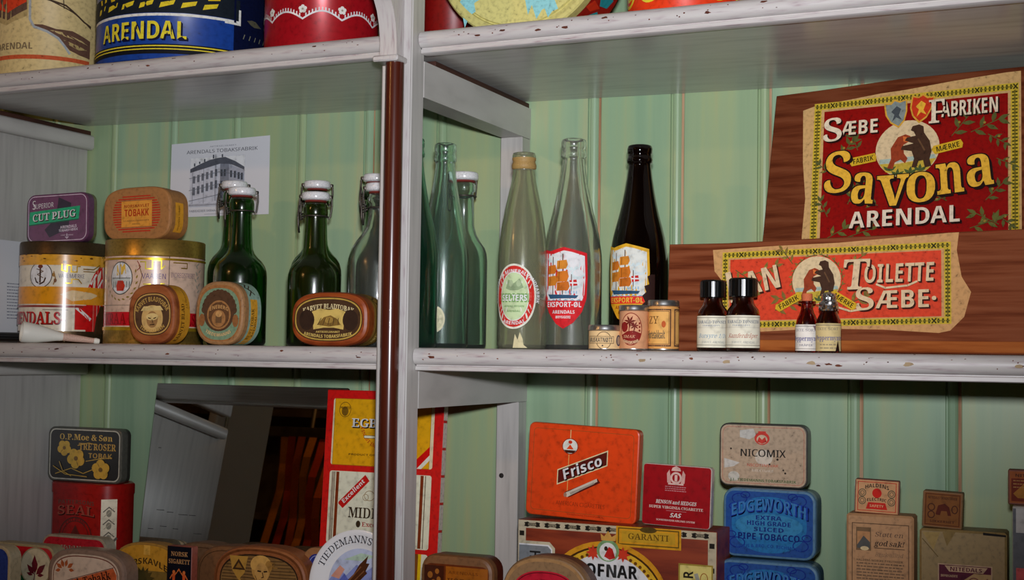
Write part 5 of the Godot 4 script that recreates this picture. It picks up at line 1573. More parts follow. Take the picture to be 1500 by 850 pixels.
func lower_left_things() -> void:
	var t := thing("octagonal_tin", "red canister with cut corners and dark lettering under the black rose tin", "tin", Vector3(0.0134, LOW, 0.045))
	var oc := chamfered(0.112, 0.066, 0.018)
	var up := Basis(Vector3.RIGHT, -PI / 2)
	var red := tint("8e1c18", 0.3, "grime", 10)
	part("body", Shape.new().prism(oc, [[0.002, 0.0], [0.001, 0.001], [0.001, 0.109]]).mesh(), red, t).transform = Transform3D(up, Vector3.ZERO)
	part("lid", Shape.new().prism(oc, [[0.0, 0.108], [0.0, 0.119], [0.001, 0.1205], [0.003, 0.1212]]).mesh(), red, t).transform = Transform3D(up, Vector3.ZERO)
	var k := Ink.new()
	k.tx("PATTERSONS", 0, 38, 5.4, "5c3a30", {"w": 58, "arc": 1.0, "f": "sb"})
	k.tx2("SEAL", 0, 27, 12, "8d4a3c", "3c1a16", 1.2, {"w": 60, "f": "rb", "arc": 2})
	k.ring(0, -6, 27, 26, 1.6, "4c2420").ring(0, -6, 22, 21, 1.0, "4c2420").tx("CUT PLUG", 0, -6, 4, "4c2420", {"cir": 22.5, "w": 34})
	k.pg([[-12, -10], [0, 10], [12, -10]], "5a2620")
	face(k, "front_print", t, Vector3(0, 0.058, 0.032), "gloss")
	k = Ink.new()
	k.rect(-10, -46, 10, 44, "b4ab98")  # pale ground paints in the flash reflected by the glossy cut corner
	for j in 5:
		var y := 34.0 - j * 16
		k.ln([[-7, y - 6], [0, y], [7, y - 6]], 1.4, "57524a").el(0, y - 8, 3.4, 4.6, "6f6a5e", 14).ln([[-6, y - 12], [6, y - 2]], 1.0, "8d8675")
	k.ln([[-10, -26], [10, -6]], 3.0, "55504a").tx("SLICED", 0, -40, 3.6, "4c463e", {"w": 17})
	var cf := part("corner_glare_print", k.flat_mesh(Transform3D(Basis(Vector3.UP, PI / 4), Vector3(0.056 - 0.009 - 0.0006, 0.058, 0.033 - 0.009 - 0.0006))), ink_mat("gold"), t, "pattern on the cut corner with the flash reflection painted in pale")

	t = tin("flat_tin", "black tin with yellow roses and cream lettering standing on the red canister", "tin", Vector3(0.0150, LOW + 0.1216, 0.066), 0.1210, 0.0710, 0.020, rrect(0.121, 0.071, 0.010), "4a4a44", {"rough": 0.35, "lid": 0.6, "side": tint("2c2c28", 0.4)})
	k = Ink.new()
	k.rr(0, 0, 115, 66, 9, "a6a396").rr(0, 0, 112, 63, 8, "1b1a18")
	k.tx("O.P.Moe & Søn", 2, 22.8, 7.6, "b79a52", {"w": 86, "f": "rb"}).tx("TRE ROSER", 21, 11, 8.6, "b08f48", {"w": 60, "f": "rb"}).tx("TOBAK", 26, -0.4, 6.4, "a08344", {"w": 38, "f": "sb"})
	for q in [[-33, 8, 11], [-13, -5, 14], [28, -18, 14]]:
		for j in 5:
			var a: float = TAU * j / 5 + q[0]
			k.el(q[0] + q[2] * 0.55 * cos(a), q[1] + q[2] * 0.5 * sin(a), q[2] * 0.5, q[2] * 0.46, "b8963c", 14)
			k.leaf(q[0] + q[2] * 0.2 * cos(a + 0.5), q[1] + q[2] * 0.2 * sin(a + 0.5), q[2] * 0.6, a + 0.5, "8a6c2a", 0.2)
		k.el(q[0], q[1], q[2] * 0.24, q[2] * 0.22, "6a501e", 12)
	for q in [[[-46, -26], [-20, -18], [0, -24], [16, -18]], [[-40, -10], [-34, -22], [-20, -28]], [[-50, -16], [-30, -26], [6, -28]], [[4, -8], [26, -4], [46, -2]], [[-10, 12], [8, 16], [20, 14]]]:
		k.ln(q, 1.1, "a68a44")
	face(k, "lid_print", t, Vector3(0, 0.0355, 0), "gloss")

	# mirror leaning on the wall
	t = thing("mirror", "frameless mirror leaning behind the front row of tins", "mirror", Vector3(0.2560, LOW, 0.082))
	t.rotation_degrees.x = -8.0
	part("backing", Shape.new().box(0.282, 0.254, 0.003, Vector3(0, 0.1275, -0.0024), 0.0004).mesh(), mat("mirror_back", Color(0.12, 0.12, 0.12), 0.7), t)
	part("mirror_glass", Shape.new().box(0.283, 0.255, 0.002, Vector3(0, 0.1275, 0.0002), 0.0006).mesh(), mat("mirror_silver", Color(0.86, 0.88, 0.87), 0.015, {"metal": 1.0}), t, "silvered glass with a few scratches")
	k = Ink.new()
	for q in [[-120, -34, 12], [-104, -36, 10], [-86, -38, 14], [-112, -54, 10], [-92, -56, 8], [-70, -38, 10], [-60, -60, 12], [-130, -58, 8], [-56, -96, 10], [-86, -100, 12], [-128, 44, 4]]:
		k.rect(q[0], q[1], q[0] + q[2], q[1] + 0.7, "2a2c2c")
	face(k, "scratches", t, Vector3(0, 0.128, 0.0012))
	part("strut", Shape.new().slab([Vector3(-0.02, 0.0095, -0.058), Vector3(0.02, 0.0095, -0.058), Vector3(0.02, 0.0095, -0.05), Vector3(-0.02, 0.0095, -0.05), Vector3(-0.02, 0.16, -0.008), Vector3(0.02, 0.16, -0.008), Vector3(0.02, 0.16, -0.004), Vector3(-0.02, 0.16, -0.004)]).mesh(), mats.mirror_back, t)

	t = carton("cigar_poster", "red framed display card with yellow and cream cigar panels behind the post", "poster", Vector3(0.4660, LOW, 0.098), 0.155, 0.2520, 0.010, "b3140f", {"lean": -4.0, "rough": 0.45})
	k = Ink.new()
	var top := 128.7
	k.rr(-1, top - 49, 134, 78, 3, "c9b79a").rect(-66, top - 88, 62, top - 10, "c99418").frame(-66, top - 88, 62, top - 10, 0.6, "8a6a1c")
	k.pg([[34, top - 88], [62, top - 62], [62, top - 72], [46, top - 88]], "b3140f").pg([[46, top - 88], [62, top - 72], [62, top - 78], [52, top - 88]], "d8ceb8")
	k.ring(-52, top - 23, 8, 9, 0.7, "5a4416").el(-52, top - 25, 4.6, 5.6, "6a5018", 16).tx("PRESTO", -52, top - 21, 3, "3c2c10", {"w": 13})
	k.tx2("EGBERTS", -4, top - 38, 10, "e0d8c4", "241a0c", 1.4, {"w": 76, "f": "rb"})
	k.tx("FINEST IMPORTED CIGARS", 0, top - 38, 4.0, "9a3a1c", {"w": 78, "cir": -28.0, "f": "rb"})
	k.rr(-8, top - 54, 34, 3.6, 1.6, "d8ccb0").rring(-8, top - 54, 34, 3.6, 1.6, 0.5, "3c2c10")
	k.tx("PRODUCT OF DOUWE EGBERTS", -2, top - 75, 2.2, "4c3810", {"w": 84})
	k.rr(-1, top - 137, 134, 84, 3, "cfc2ac").rect(-65, top - 177, -62, top - 96, "8a8070").rect(-59, top - 177, -55, top - 96, "6b3318").rect(-61.5, top - 177, -60.5, top - 96, "5a4a3a")
	k.rect(-54, top - 178, 54, top - 95.5, "d0c4b0").rect(52, top - 178, 56, top - 95.5, "6b3318").rect(58, top - 178, 59, top - 95.5, "5a4a3a")
	k.pg([[-54, top - 131], [-20, top - 98], [-14, top - 105], [-48, top - 138], [-54, top - 133]], "a8201c").tx("Excellent", -35, top - 117.6, 5.0, "dcd2c0", {"rot": 44, "w": 37, "f": "sb"})
	k.el(8, top - 122, 14, 12, "6a1a12", 28).el(8, top - 122, 13, 11, "a8281e", 28).tx("DOUWE", 8, top - 118.6, 3.6, "dcd2c0", {"w": 18, "f": "rb"}).tx("EGBERTS", 8, top - 125, 3.6, "dcd2c0", {"w": 20, "f": "rb"})
	k.ring(-13, top - 122, 7, 6, 0.8, "8a7a60").ring(-18, top - 124, 4, 4, 0.7, "8a7a60")
	k.tx("MIDDEN", -9, top - 142, 12, "33291c", {"w": 62, "f": "rb"}).tx("Excellent", -3, top - 155, 5, "8f2018", {"w": 36, "f": "rb"}).el(-26, top - 155, 3.0, 4.0, "33291c", 14)
	k.tx("100% TOBACCO", -8, top - 152, 2.6, "a59478", {"cir": -30, "w": 50}).tx("AND MILD", 4, top - 171, 5.4, "33291c", {"w": 40, "sk": 0.3, "f": "rb"})
	k.rr(-1, top - 222, 134, 76, 3, "cfc2ac").rect(-62, top - 260, -57, top - 184, "c4a51e").rect(-56, top - 260, 54, top - 184, "6e451e").rect(54, top - 260, 58, top - 184, "c4a51e")
	face(k, "panel_print", t, Vector3(0, 0.1233, 0.0), "matte")
	k = Ink.new()
	for j in 8:
		k.rect(-5, -120 + j * 31, 5, -92 + j * 31, "b9aea2")
	face(k, "side_paper", t, Vector3(0.0775, 0.1233, -0.005), "worn", 90)

	front_row()

func front_row() -> void:
	var wood := tint("7d6247", 0.55, "wear", 10)
	var k := Ink.new()
	# blue tin at the very left edge
	var t := tin("flat_tin", "blue tin with pale rounded rim cut by the left edge of the picture", "tin", Vector3(0.0185, LOW, 0.236), 0.075, 0.062, 0.02, rrect(0.075, 0.062, 0.016), "a59a80", {"rough": 0.45})
	k.rr(0, 0, 68, 55, 13, "33427a").rr(-4, -6, 40, 20, 4, "8a8466")
	face(k, "lid_print", t, Vector3(0, 0.031, 0), "worn")

	t = tin("flat_tin", "red and green tin with a maroon leaf in a pale disc", "tin", Vector3(0.0376, LOW, 0.2), 0.1035, 0.0600, 0.022, rrect(0.1035, 0.060, 0.014), "8d8468", {"rough": 0.42})
	k = Ink.new()
	k.rr(0, 0, 98, 54, 11, "a81c2a").pg([[-49, -4], [49, -10], [49, -16], [44, -25], [38, -27], [-40, -27], [-49, -18]], "17452c")
	k.el(24, 4, 24, 23, "8f8a72", 36).el(24, 4, 22.4, 21.4, "b9b29a", 36)
	for q in [[23, -4, 22, 1.62], [22, -5, 16, 2.35], [25, -5, 19, 0.75], [20, -6, 10, 2.9], [27, -6, 10, 0.1]]:
		k.leaf(q[0], q[1], q[2], q[3], "5c1a2a", 0.42)
	k.ln([[23, -4], [22, -12], [16, -15]], 1.2, "5c1a2a").tx("PRIMA", 10, -21, 5, "2c8a4a", {"w": 26})
	face(k, "lid_print", t, Vector3(0, 0.030, 0), "gloss")

	t = tin("flat_tin", "faded red and grey tin standing behind the leaf tin", "tin", Vector3(0.083, LOW, 0.16), 0.0995, 0.0675, 0.02, rrect(0.0995, 0.0675, 0.014), "8a8272", {"rough": 0.5})
	k = Ink.new()
	k.rr(0, 0, 94, 62, 12, "9c2a34").rr(0, -3, 82, 50, 10, "827d70").tx("BJØRNSENS", 6, 19, 6.0, "8a2f36", {"w": 60, "f": "sb"}).tx("SHAG", 0, 6, 7, "8a2f36", {"w": 40})
	k.pg([[34, 30], [46, 18], [46, 6], [38, 14]], "a83038")
	face(k, "lid_print", t, Vector3(0, 0.03375, 0), "worn")

	t = tin("flat_tin", "taupe oval tin with cream label and slanting orange stripe in the front row", "tin", Vector3(0.1550, LOW, 0.222), 0.1130, 0.0640, 0.026, oval(0.113, 0.064, 2.9), "7c6a5e", {"rough": 0.4, "bevel": 0.004})
	k = Ink.new()
	k.sup(0, -2, 49, 28, 2.9, "b7a898").sup(0, -2.4, 47, 26.6, 2.9, "6a4438").sup(0, -2.8, 46, 25.8, 2.9, "c0b0a0")
	k.pg([[-46, -12], [40, 13], [45, 5], [45, -3], [-42, -24]], "b4623e").ln([[-46, -11], [40, 13.6]], 0.8, "5a3428")
	k.tx("Norsk Tobakk", 0, -4.4, 9.6, "2c1c18", {"w": 74, "rot": 15, "f": "rb"})
	for q in [[-34, 8, 10, 2.6], [-32, 9, 10, 1.9], [-29, 10, 9, 1.3], [-26, 9, 10, 0.6], [-36, 6, 8, 3.3], [-24, 7, 8, -0.1]]:
		k.leaf(q[0], q[1], q[2], q[3], "9a5a38", 0.5)
	face(k, "label", t, Vector3(0, 0.032, 0.0), "matte")

	t = tin("flat_tin", "mustard oval tin with curved lettering and a dark leaf", "tin", Vector3(0.2160, LOW, 0.19), 0.100, 0.0720, 0.022, oval(0.100, 0.072, 2.5), "8f6f34", {"rough": 0.5})
	k = Ink.new()
	k.sup(0, 0, 47, 33, 2.5, "ab8234").pg([[-44, 4], [44, 4], [44, -14], [30, -28], [0, -33], [-30, -28], [-44, -14]], "6c5a30")
	k.rect(-4, 22, 5, 33, "c09a4c").tx("NORSKAVLET", 0, 2, 7.0, "3c2e18", {"w": 74, "arc": 13.0, "f": "sb"})
	for a in 7:
		k.leaf(-4, -8, 17, 0.25 + a * 0.44, "453c22", 0.4)
	k.tx("TOBAKK", 2, -20, 7, "93853a", {"w": 50, "f": "rb"})
	face(k, "lid_print", t, Vector3(0, 0.036, 0.0), "matte")

	t = carton("cigarette_packet", "narrow black cigarette packet with orange dancing figures and pink side", "packet", Vector3(0.2735, LOW, 0.205), 0.0335, 0.0735, 0.012, "8a4f40", {"rough": 0.5})
	k = Ink.new()
	k.rect(-16.4, -36.5, 16.4, 36.5, "14151c").tx("NORSK", 0, 28.0, 5.0, "a8845c", {"w": 23, "f": "rb"}).tx("SIGARETT", 0, 19.6, 5.0, "a8845c", {"w": 29, "f": "rb"})
	for s in [-1, 1]:
		k.el(s * 7.0, 7.4, 1.9, 2.2, "c07040", 12)
		k.pg([[s * 5, 5.4], [s * 9.4, 5.4], [s * 8.6, -2], [s * 11, -12], [s * 6.8, -10], [s * 4.6, -12], [s * 5.4, -2]], "bd5c36")
		k.ln([[s * 5.4, 4.6], [s * 2.6, 7.6], [0, 11]], 1.4, "c07040").ln([[s * 9, 4.4], [s * 12, 0]], 1.3, "c07040").ln([[s * 7, -12], [s * 6, -22]], 1.8, "bd5c36").ln([[s * 9, -12], [s * 11, -22]], 1.8, "bd5c36")
	face(k, "front_print", t, Vector3(0, 0.03675, 0.0), "gloss")

	# plain wooden boxes behind
	for q in [["plain dark brown oval box behind the mustard tin", 0.262, 0.150, 0.088, 0.070, "5a4532"], ["plain brown oval box between the packet and the portrait box", 0.318, 0.175, 0.088, 0.073, "67492f"], ["dark brown oval box behind the portrait box", 0.430, 0.170, 0.080, 0.074, "5d4028"]]:
		t = tin("snuff_box", q[0], "box", Vector3(q[1], LOW, q[2]), q[3], q[4], 0.03, oval(q[3], q[4], 2.6), q[5], {"rough": 0.5, "bevel": 0.004, "group": "plain oval boxes on the lower shelf"})
		k = Ink.new()
		k.ring(0, 0, q[3] * 500 - 5, q[4] * 500 - 5, 0.8, "3a2a1c", 2.6)
		face(k, "edge_line", t, Vector3(0, q[4] / 2, 0))

	t = tin("portrait_box", "carved brown oval wooden box with a portrait of an old man", "box", Vector3(0.3916, LOW, 0.222), 0.121, 0.0835, 0.03, oval(0.121, 0.0835, 2.7), "7c4f30", {"rough": 0.4, "bevel": 0.005})
	k = Ink.new()
	k.ring(0, 0, 57, 38.5, 2.4, "5a3820", 2.7).sup(0, -1, 51, 34, 2.7, "2b2016").sup(0, -1.4, 49.6, 32.6, 2.7, "6e5636")
	for j in 17:
		var y := 27.0 - j * 3.4
		var half := 48.0 * pow(1.0 - pow(minf(0.98, absf(y) / 32.0), 2.7), 1 / 2.7)
		k.ln([[-half, y], [-half * 0.3, y + 0.6], [half * 0.4, y - 0.4], [half, y + 0.3]], 0.8, "3a2c1c")
	k.pg([[-38, 30], [-14, 30], [-18, 12], [-26, 4], [-34, 14]], "97763c").pg([[-34, 15], [-26, 27], [-17, 15]], "3a2a1a").pg([[-30, 17], [-26, 23], [-21, 17]], "77592c")
	k.el(3, 17, 12, 13.5, "9a7844", 24).el(3, 24, 12.6, 8.4, "b08c52", 22).el(-6, 22, 4.6, 6, "b08c52", 14).el(13, 21, 4.6, 6.4, "8a6a3a", 14)
	k.el(4, 13, 9, 11, "a58350", 22).ln([[-1, 15.4], [3, 15]], 1.6, "2b2016").ln([[7, 15], [11, 15.6]], 1.6, "2b2016").ln([[5, 14], [6.4, 9], [4, 8.4]], 1.1, "4a3620").ln([[1, 5.4], [8, 5.6]], 1.2, "3a281a").ln([[-4, 10], [-1, 4]], 0.9, "5a4428")
	k.pg([[-20, -24], [-14, -4], [-4, 2], [4, -3], [12, 2], [20, -4], [26, -24]], "2b2118").pg([[-2, 1], [4, -3], [11, 2], [6, -10], [3, -10]], "a88a58")
	k.ln([[15, 26], [20, 24], [18, 20], [24, 20]], 1.4, "7a5c32").ln([[-26, 8], [-20, -2], [-28, -8]], 2.4, "97763c").el(-24, -6, 5, 4, "97763c", 14)
	k.tx("TIEDEMANNS", 18, -20, 5, "a58350", {"w": 44})
	face(k, "carved_portrait", t, Vector3(0, 0.04175, 0.0), "matte")

	t = tin("flat_tin", "tan tin with blue panel and orange sun half hidden by the eagle plate", "tin", Vector3(0.4690, LOW, 0.2), 0.072, 0.0835, 0.022, rrect(0.072, 0.0835, 0.014), "84603f", {"rough": 0.5})
	k = Ink.new()
	k.rr(0, 0, 58, 70, 10, "27336e").rring(0, 0, 55, 67, 9, 1.0, "7d86b0")
	for j in 12:
		k.leaf(-6 + 9 * cos(TAU * j / 12), 4 + 9 * sin(TAU * j / 12), 11, TAU * j / 12, "c87828", 0.34)
	k.el(-6, 4, 11, 11, "c87828", 24).el(-9, 6, 1.4, 1.4, "6a3a14", 8).el(-3, 6, 1.4, 1.4, "6a3a14", 8).ln([[-10, 0], [-6, -2.4], [-2, 0]], 1.2, "6a3a14")
	face(k, "lid_print", t, Vector3(0, 0.04175, 0.0), "gloss")

	# eagle plate standing on edge
	var r := 0.0555
	t = thing("ashtray_plate", "round white enamel plate with flying eagle picture standing before the post", "plate", Vector3(0.5235, LOW, 0.243))
	t.rotation_degrees.x = -6.0
	var dish := part("dish", Shape.new().lathe([Vector2(0.0001, -0.004), Vector2(0.030, -0.004), Vector2(0.036, -0.002), Vector2(0.052, 0.0018), Vector2(r, 0.0035), Vector2(r + 0.0006, 0.0048), Vector2(r - 0.001, 0.0056), Vector2(0.051, 0.0040), Vector2(0.041, 0.0006), Vector2(0.037, -0.0020), Vector2(0.0001, -0.0020)], Vector3.ZERO, 72).mesh(), mat("white_enamel", K("cfcfd4"), 0.2, {"coat": 0.4}), t)
	dish.transform = Transform3D(Basis(Vector3.RIGHT, PI / 2), Vector3(0, r, 0))
	k = Ink.new()
	k.el(0, 0, 37.5, 37.5, "a5adc0", 48).pg([[-36, 2], [-26, 16], [-16, 8], [-4, 20], [8, 14], [22, 24], [36, 6], [34, -14], [0, -36], [-30, -20]], "7d86b0")
	k.pg([[-34, 6], [-24, 18], [-18, 14], [-24, 4]], "b88a7a").pg([[-20, 24], [0, 32], [18, 30], [4, 24]], "9db0a0").pg([[-30, -6], [-18, 10], [-8, -2], [-16, -14]], "5a64a0").pg([[10, 0], [24, 14], [34, 0], [20, -12]], "6670a8")
	k.pg([[-25, -18], [-21, -6], [-15, 2], [-7, 10], [-1, 20], [9, 30], [7, 22], [11, 22], [7, 14], [9, 12], [1, 4], [-5, -6], [-1, -14], [-7, -22], [-17, -24]], "43291c")
	k.pg([[-22, -8], [-28, -10], [-32, -18], [-27, -20], [-21, -16]], "4c3020").ln([[-13, 2], [1, 18]], 1.4, "6a4a34").ln([[-9, 0], [5, 14]], 1.2, "6a4a34").el(-21, -8, 4, 4, "5a3c28", 12)
	face(k, "eagle_picture", t, Vector3(0, r, -0.0019), "gloss")
	k = Ink.new()
	k.tx("TIEDEMANNS TOBAK", 0, 0, 7.4, "1c1c24", {"w": 112, "cir": 46.6, "f": "r"})
	face(k, "rim_lettering", t, Vector3(0, r, 0.0044), "gloss")
	t = thing("black_knob", "small black knob peeping out behind the eagle plate beside the pole", "knob", Vector3(0.5400, LOW, 0.19))
	part("stem", Shape.new().lathe([Vector2(0.0001, 0.0), Vector2(0.010, 0.0), Vector2(0.009, 0.004), Vector2(0.004, 0.010), Vector2(0.004, 0.092)], Vector3.ZERO, 20).mesh(), mats.ebonite, t)
	part("knob", Shape.new().lathe([Vector2(0.004, 0.090), Vector2(0.011, 0.094), Vector2(0.0145, 0.104), Vector2(0.012, 0.114), Vector2(0.006, 0.119), Vector2(0.0001, 0.1195)], Vector3.ZERO, 24).mesh(), mats.ebonite, t)

	# either side of the divider
	t = tin("snuff_box", "brown rounded box with dark brown label beside the post", "box", Vector3(0.6184, LOW, 0.2), 0.083, 0.0865, 0.03, rrect(0.083, 0.0865, 0.016), "6c4c30", {"rough": 0.5, "bevel": 0.004, "side": tint("4c2014", 0.4)})
	k = Ink.new()
	k.rr(0, -3, 74, 74, 8, "5a2f18").rect(-12, -40, 36, 32, "8c551e").rect(-37, -40, -14, 32, "3a1d12")
	for q in [[-30, 22, 5], [-22, 26, 4], [-26, 14, 5], [-20, 18, 4], [-31, 8, 4]]:
		k.el(q[0], q[1], q[2] * 0.6, q[2] * 0.7, "8a5a2a", 12)
	k.tx("ARENDALS", 8, 26, 3.0, "6a3e18", {"w": 34}).tx("KODALL", 10, 16, 8, "5a3214", {"w": 40, "f": "rb"})
	face(k, "label", t, Vector3(0, 0.04325, 0.0), "gloss")

	t = tin("snuff_box", "tan oval box with red label standing before the cigar box", "box", Vector3(0.7262, LOW, 0.222), 0.097, 0.0965, 0.032, oval(0.097, 0.0965, 2.5), "7a6246", {"rough": 0.5, "bevel": 0.005, "side": tint("4a3228", 0.5)})
	k = Ink.new()
	k.ring(0, 0, 46, 46, 3, "927452", 2.5).sup(0, -2, 38, 36, 2.5, "a8283a").ring(0, -2, 36.6, 34.6, 0.9, "5c1620", 2.5)
	k.tx("JOHAN H. TIEDEMANNS", 0, 14, 5.0, "571420", {"w": 60, "arc": 9, "f": "rb"})
	for q in [[0, 8, 9], [-12, 4, 7], [12, 4, 7], [0, -6, 12]]:
		k.ring(q[0], q[1], q[2], q[2] * 0.8, 1.6, "571420")
	face(k, "label", t, Vector3(0, 0.04825, 0.0), "gloss")

# ---------------------------------------------------------------- lower shelf, right bay
func lower_right_things() -> void:
	var t := carton("cigar_box", "wooden cigar box with white oval panel and black and silver edging", "box", Vector3(0.7806, LOW, 0.17), 0.2120, 0.1250, 0.052, "6c3418", {"mat": mat("cedar", K("7c3a1c"), 0.45, {"tex": "grain", "scale": Vector3(1.4, 9, 9)})})
	var k := Ink.new()
	k.rect(-105.5, 54, 105.5, 62, "a39a84").rect(-105.5, -62, -97, 54, "a39a84").rect(97, -62, 105.5, 54, "a39a84")
	for j in 9:
		var x := -90.0 + j * 22.4
		k.pg([[x - 9, 59.6], [x - 5, 60.6], [x - 3, 59.4], [x + 3, 59.4], [x + 5, 60.6], [x + 9, 59.6], [x + 8, 58], [x + 9, 56], [x + 5, 55.2], [x + 3, 56.4], [x - 3, 56.4], [x - 5, 55.2], [x - 9, 56], [x - 8, 58]], "1e1c18")
		k.tx("HOFNAR", x, 58, 2.2, "8f8672", {"w": 9})
	for s in [-101.2, 101.2]:
		for j in 4:
			k.rect(s - 2.6, 46 - j * 24, s + 2.6, 51 - j * 24, "1e1c18")
	k.pg([[-104, -60], [-104, 41], [-70, 41], [-64, 35], [-64, -60]], "a8a08a").pg([[-104, -60], [-104, 38], [-71, 38], [-67, 34], [-67, -60]], "d8d4c8").pg([[-104, -60], [-104, 36.6], [-72, 36.6], [-68.4, 33], [-68.4, -60]], "6a6e70")
	k.tx("HOFNAR", -86, 6, 12, "1c1c1c", {"rot": -90, "w": 50, "f": "sb"})
	k.pg([[2, 62.4], [70, 62.4], [70, 42], [2, 42]], "b8892a").frame(4, 44, 68, 61, 1.2, "5a4a1c").rect(8, 47, 64, 58, "a8862e").tx("GARANTI", 36, 53, 6, "5c4818", {"w": 42, "f": "rb"}).el(36, 60, 9, 3, "4a3c1c", 16)
	k.el(-8, -12, 66, 58, "b8862a", 48).el(-8, -14, 62, 55, "3c2a14", 48).el(-8, -16, 61, 55, "d6a038", 48).el(-8, -20, 55, 53, "d6d6d2", 48)
	for j in 26:
		var a := PI * (0.08 + 0.84 * j / 25.0)
		k.el(-8 + 56.5 * cos(a), -18 + 52.5 * sin(a), 1.8, 1.8, "5a3c18", 8)
	k.tx2("HOFNAR", -8, 17, 12.4, "191919", "8a8a86", 0.6, {"w": 66, "f": "sb"})
	for q in [[-22, 34, "b0402c"], [10, 34, "b0402c"]]:
		for j in 8:
			k.leaf(q[0], q[1], 8, TAU * j / 8, q[2], 0.4)
	k.el(-6, 37, 12, 11, "6e8a62", 24).el(-6, 36, 9, 9, "d6d0c0", 22).pg([[-10, 31], [-5, 41], [-1, 39], [2, 30], [-4, 28]], "a02a26").el(-8, 39, 2, 2.4, "2a2018", 10)
	k.pg([[-13, 47], [-14, 54], [-10, 51], [-6, 57], [-2, 51], [3, 54], [2, 47]], "b08a4c")
	k.pg([[68, -60], [68, 30], [103, 30], [103, -60]], "c8b674").frame(68, -60, 103, 30, 1.6, "8a7a3c").tx("CIGAR", 78, 4, 10, "22201a", {"rot": 90, "w": 38, "f": "sb"}).ln([[86, 20], [96, -10]], 4, "8a8a80").ring(94, 16, 4, 6, 0.8, "8a5a2c")
	face(k, "box_labels", t, Vector3(0, 0.0625, 0.0), "gloss")

	t = tin("cigarette_tin", "large orange cigarette tin with slanting name plate on the cigar box", "tin", Vector3(0.7352, LOW + 0.1262, 0.150), 0.1225, 0.0972, 0.016, rrect(0.1225, 0.0972, 0.0065), "b64a1e", {"rough": 0.3, "roll": -2.2})
	k = Ink.new()
	k.rr(0, 0, 119.5, 94.5, 6, "c2481c").rring(0, 0, 111, 86, 4, 0.6, "8a4a24")
	k.ln([[-14, 43], [-14, 30]], 0.9, "d8a878").ln([[-15, 18], [-15, -22]], 0.7, "d8a060")
	k.el(-14, 26, 9, 8.4, "7a2a16", 28).el(-14, 26, 8.2, 7.6, "d4ccba", 28).pg([[-21, 22], [-7, 22], [-10, 19], [-18, 19]], "3a1c14").pg([[-18, 23], [-14, 28], [-10, 23]], "c0481f").el(-14, 30.4, 2.2, 1.8, "b03a22", 12)
	k.pg([[-27, -15], [28, 9], [28, 25], [-27, 1]], "d8bc96").pg([[-26, -13.4], [27, 9.8], [27, 23.4], [-26, 0.2]], "4c1a14")
	k.tx2("Frisco", 0.6, 5.2, 10.5, "dcd4c4", "1e0e0c", 1.2, {"w": 45, "rot": 24, "f": "sb", "sk": 0.2})
	k.pg([[-18, -22], [18, -5], [21, -9], [-13, -27]], "4c1a14").pg([[-18, -23], [17, -5], [18, -8], [-15, -27]], "b3aa9c").pg([[-12, -22], [14, -9], [15, -10.4], [-11, -24]], "8f867a").el(-17, -24.6, 1.8, 2.4, "8a6a5a", 12)
	k.tx("AMERICAN CIGARETTES", 0, -33.4, 4.2, "7d3418", {"w": 54, "f": "s"}).tx("TIEDEMANNS TOBAKSFABRIK", 6, -44.4, 1.5, "8a3a1c", {"w": 40})
	face(k, "lid_print", t, Vector3(0, 0.0486, 0.0), "gloss")

	t = tin("cigarette_tin", "dark red tin with white crest and silver edge beside the orange tin", "tin", Vector3(0.8400, LOW + 0.1255, 0.156), 0.0715, 0.0620, 0.014, rrect(0.0715, 0.062, 0.004), "b0a69c", {"rough": 0.3, "roll": -1.6})
	k = Ink.new()
	k.rr(0, 0, 70, 60.4, 3, "850f1c")
	k.el(-1, 18, 6, 6, "c4a59c", 18).el(-1, 18, 4, 4, "850f1c", 14).rect(-2.4, 14.6, 0.4, 21, "c4a59c")
	for s in [-1, 1]:
		k.pg([[-1 + s * 5, 12], [-1 + s * 9, 13], [-1 + s * 9.6, 22], [-1 + s * 7, 26], [-1 + s * 6, 20]], "b8948c")
	k.pg([[-6, 25], [-5, 28], [-1, 30], [3, 28], [4, 25]], "c4a59c").rect(-9, 11, 7, 12.6, "c4a59c").rows(-1, 9, 5, 22, 3, 0.8, "a8787a", rnd)
	k.tx("BENSON and HEDGES", 0, -6.6, 3.6, "d6c8bc", {"w": 42, "f": "rb", "sk": 0.15}).tx("SUPER VIRGINIA CIGARETTE", 0, -12, 2.6, "cbb8ae", {"w": 56, "f": "rb"}).rect(-10, -15.4, 11, -15, "a8787a")
	k.tx("SAS", 0, -19.4, 4.4, "d6c8bc", {"w": 11, "f": "sb", "sk": 0.3}).tx("SCANDINAVIAN AIRLINES SYSTEM", 0, -24.8, 1.8, "c4aca4", {"w": 40})
	face(k, "lid_print", t, Vector3(0, 0.031, 0.0), "gloss")

	for j in 2:
		t = tin("pipe_tobacco_tin", ["lower blue pipe tobacco tin, mostly cut off by the picture edge", "upper of the two blue pipe tobacco tins, under the beige tin"][j], "tin", [Vector3(0.9298, LOW, 0.140), Vector3(0.9265, LOW + 0.0955, 0.120)][j], [0.100, 0.0938][j], [0.0952, 0.0690][j], 0.034, rrect([0.100, 0.0938][j], [0.0952, 0.069][j], 0.012), "56748a", {"rough": 0.32, "bevel": 0.003, "side": tint("35505e", 0.4, "wear", 12), "lid": 0.35, "group": "blue pipe tobacco tins"})
		k = Ink.new()
		var dy := 13.0 if j == 0 else 0.0
		k.rr(0, 0, [94, 88][j], [89.5, 63.4][j], 9, "2b4a7c").sup(0, -1 + dy, 38, 28, 2.2, "2d6690").sup(0, -2 + dy, 34, 12, 2.0, "3a7496")
		for s in [-1, 1]:
			for q in [[30, 24, 8], [36, 16, 5], [32, -20, 8], [38, -12, 5], [24, 28, 5]]:
				k.ring(s * q[0], q[1] + dy, q[2], q[2] * 0.7, 1.0, "1c2f6e")
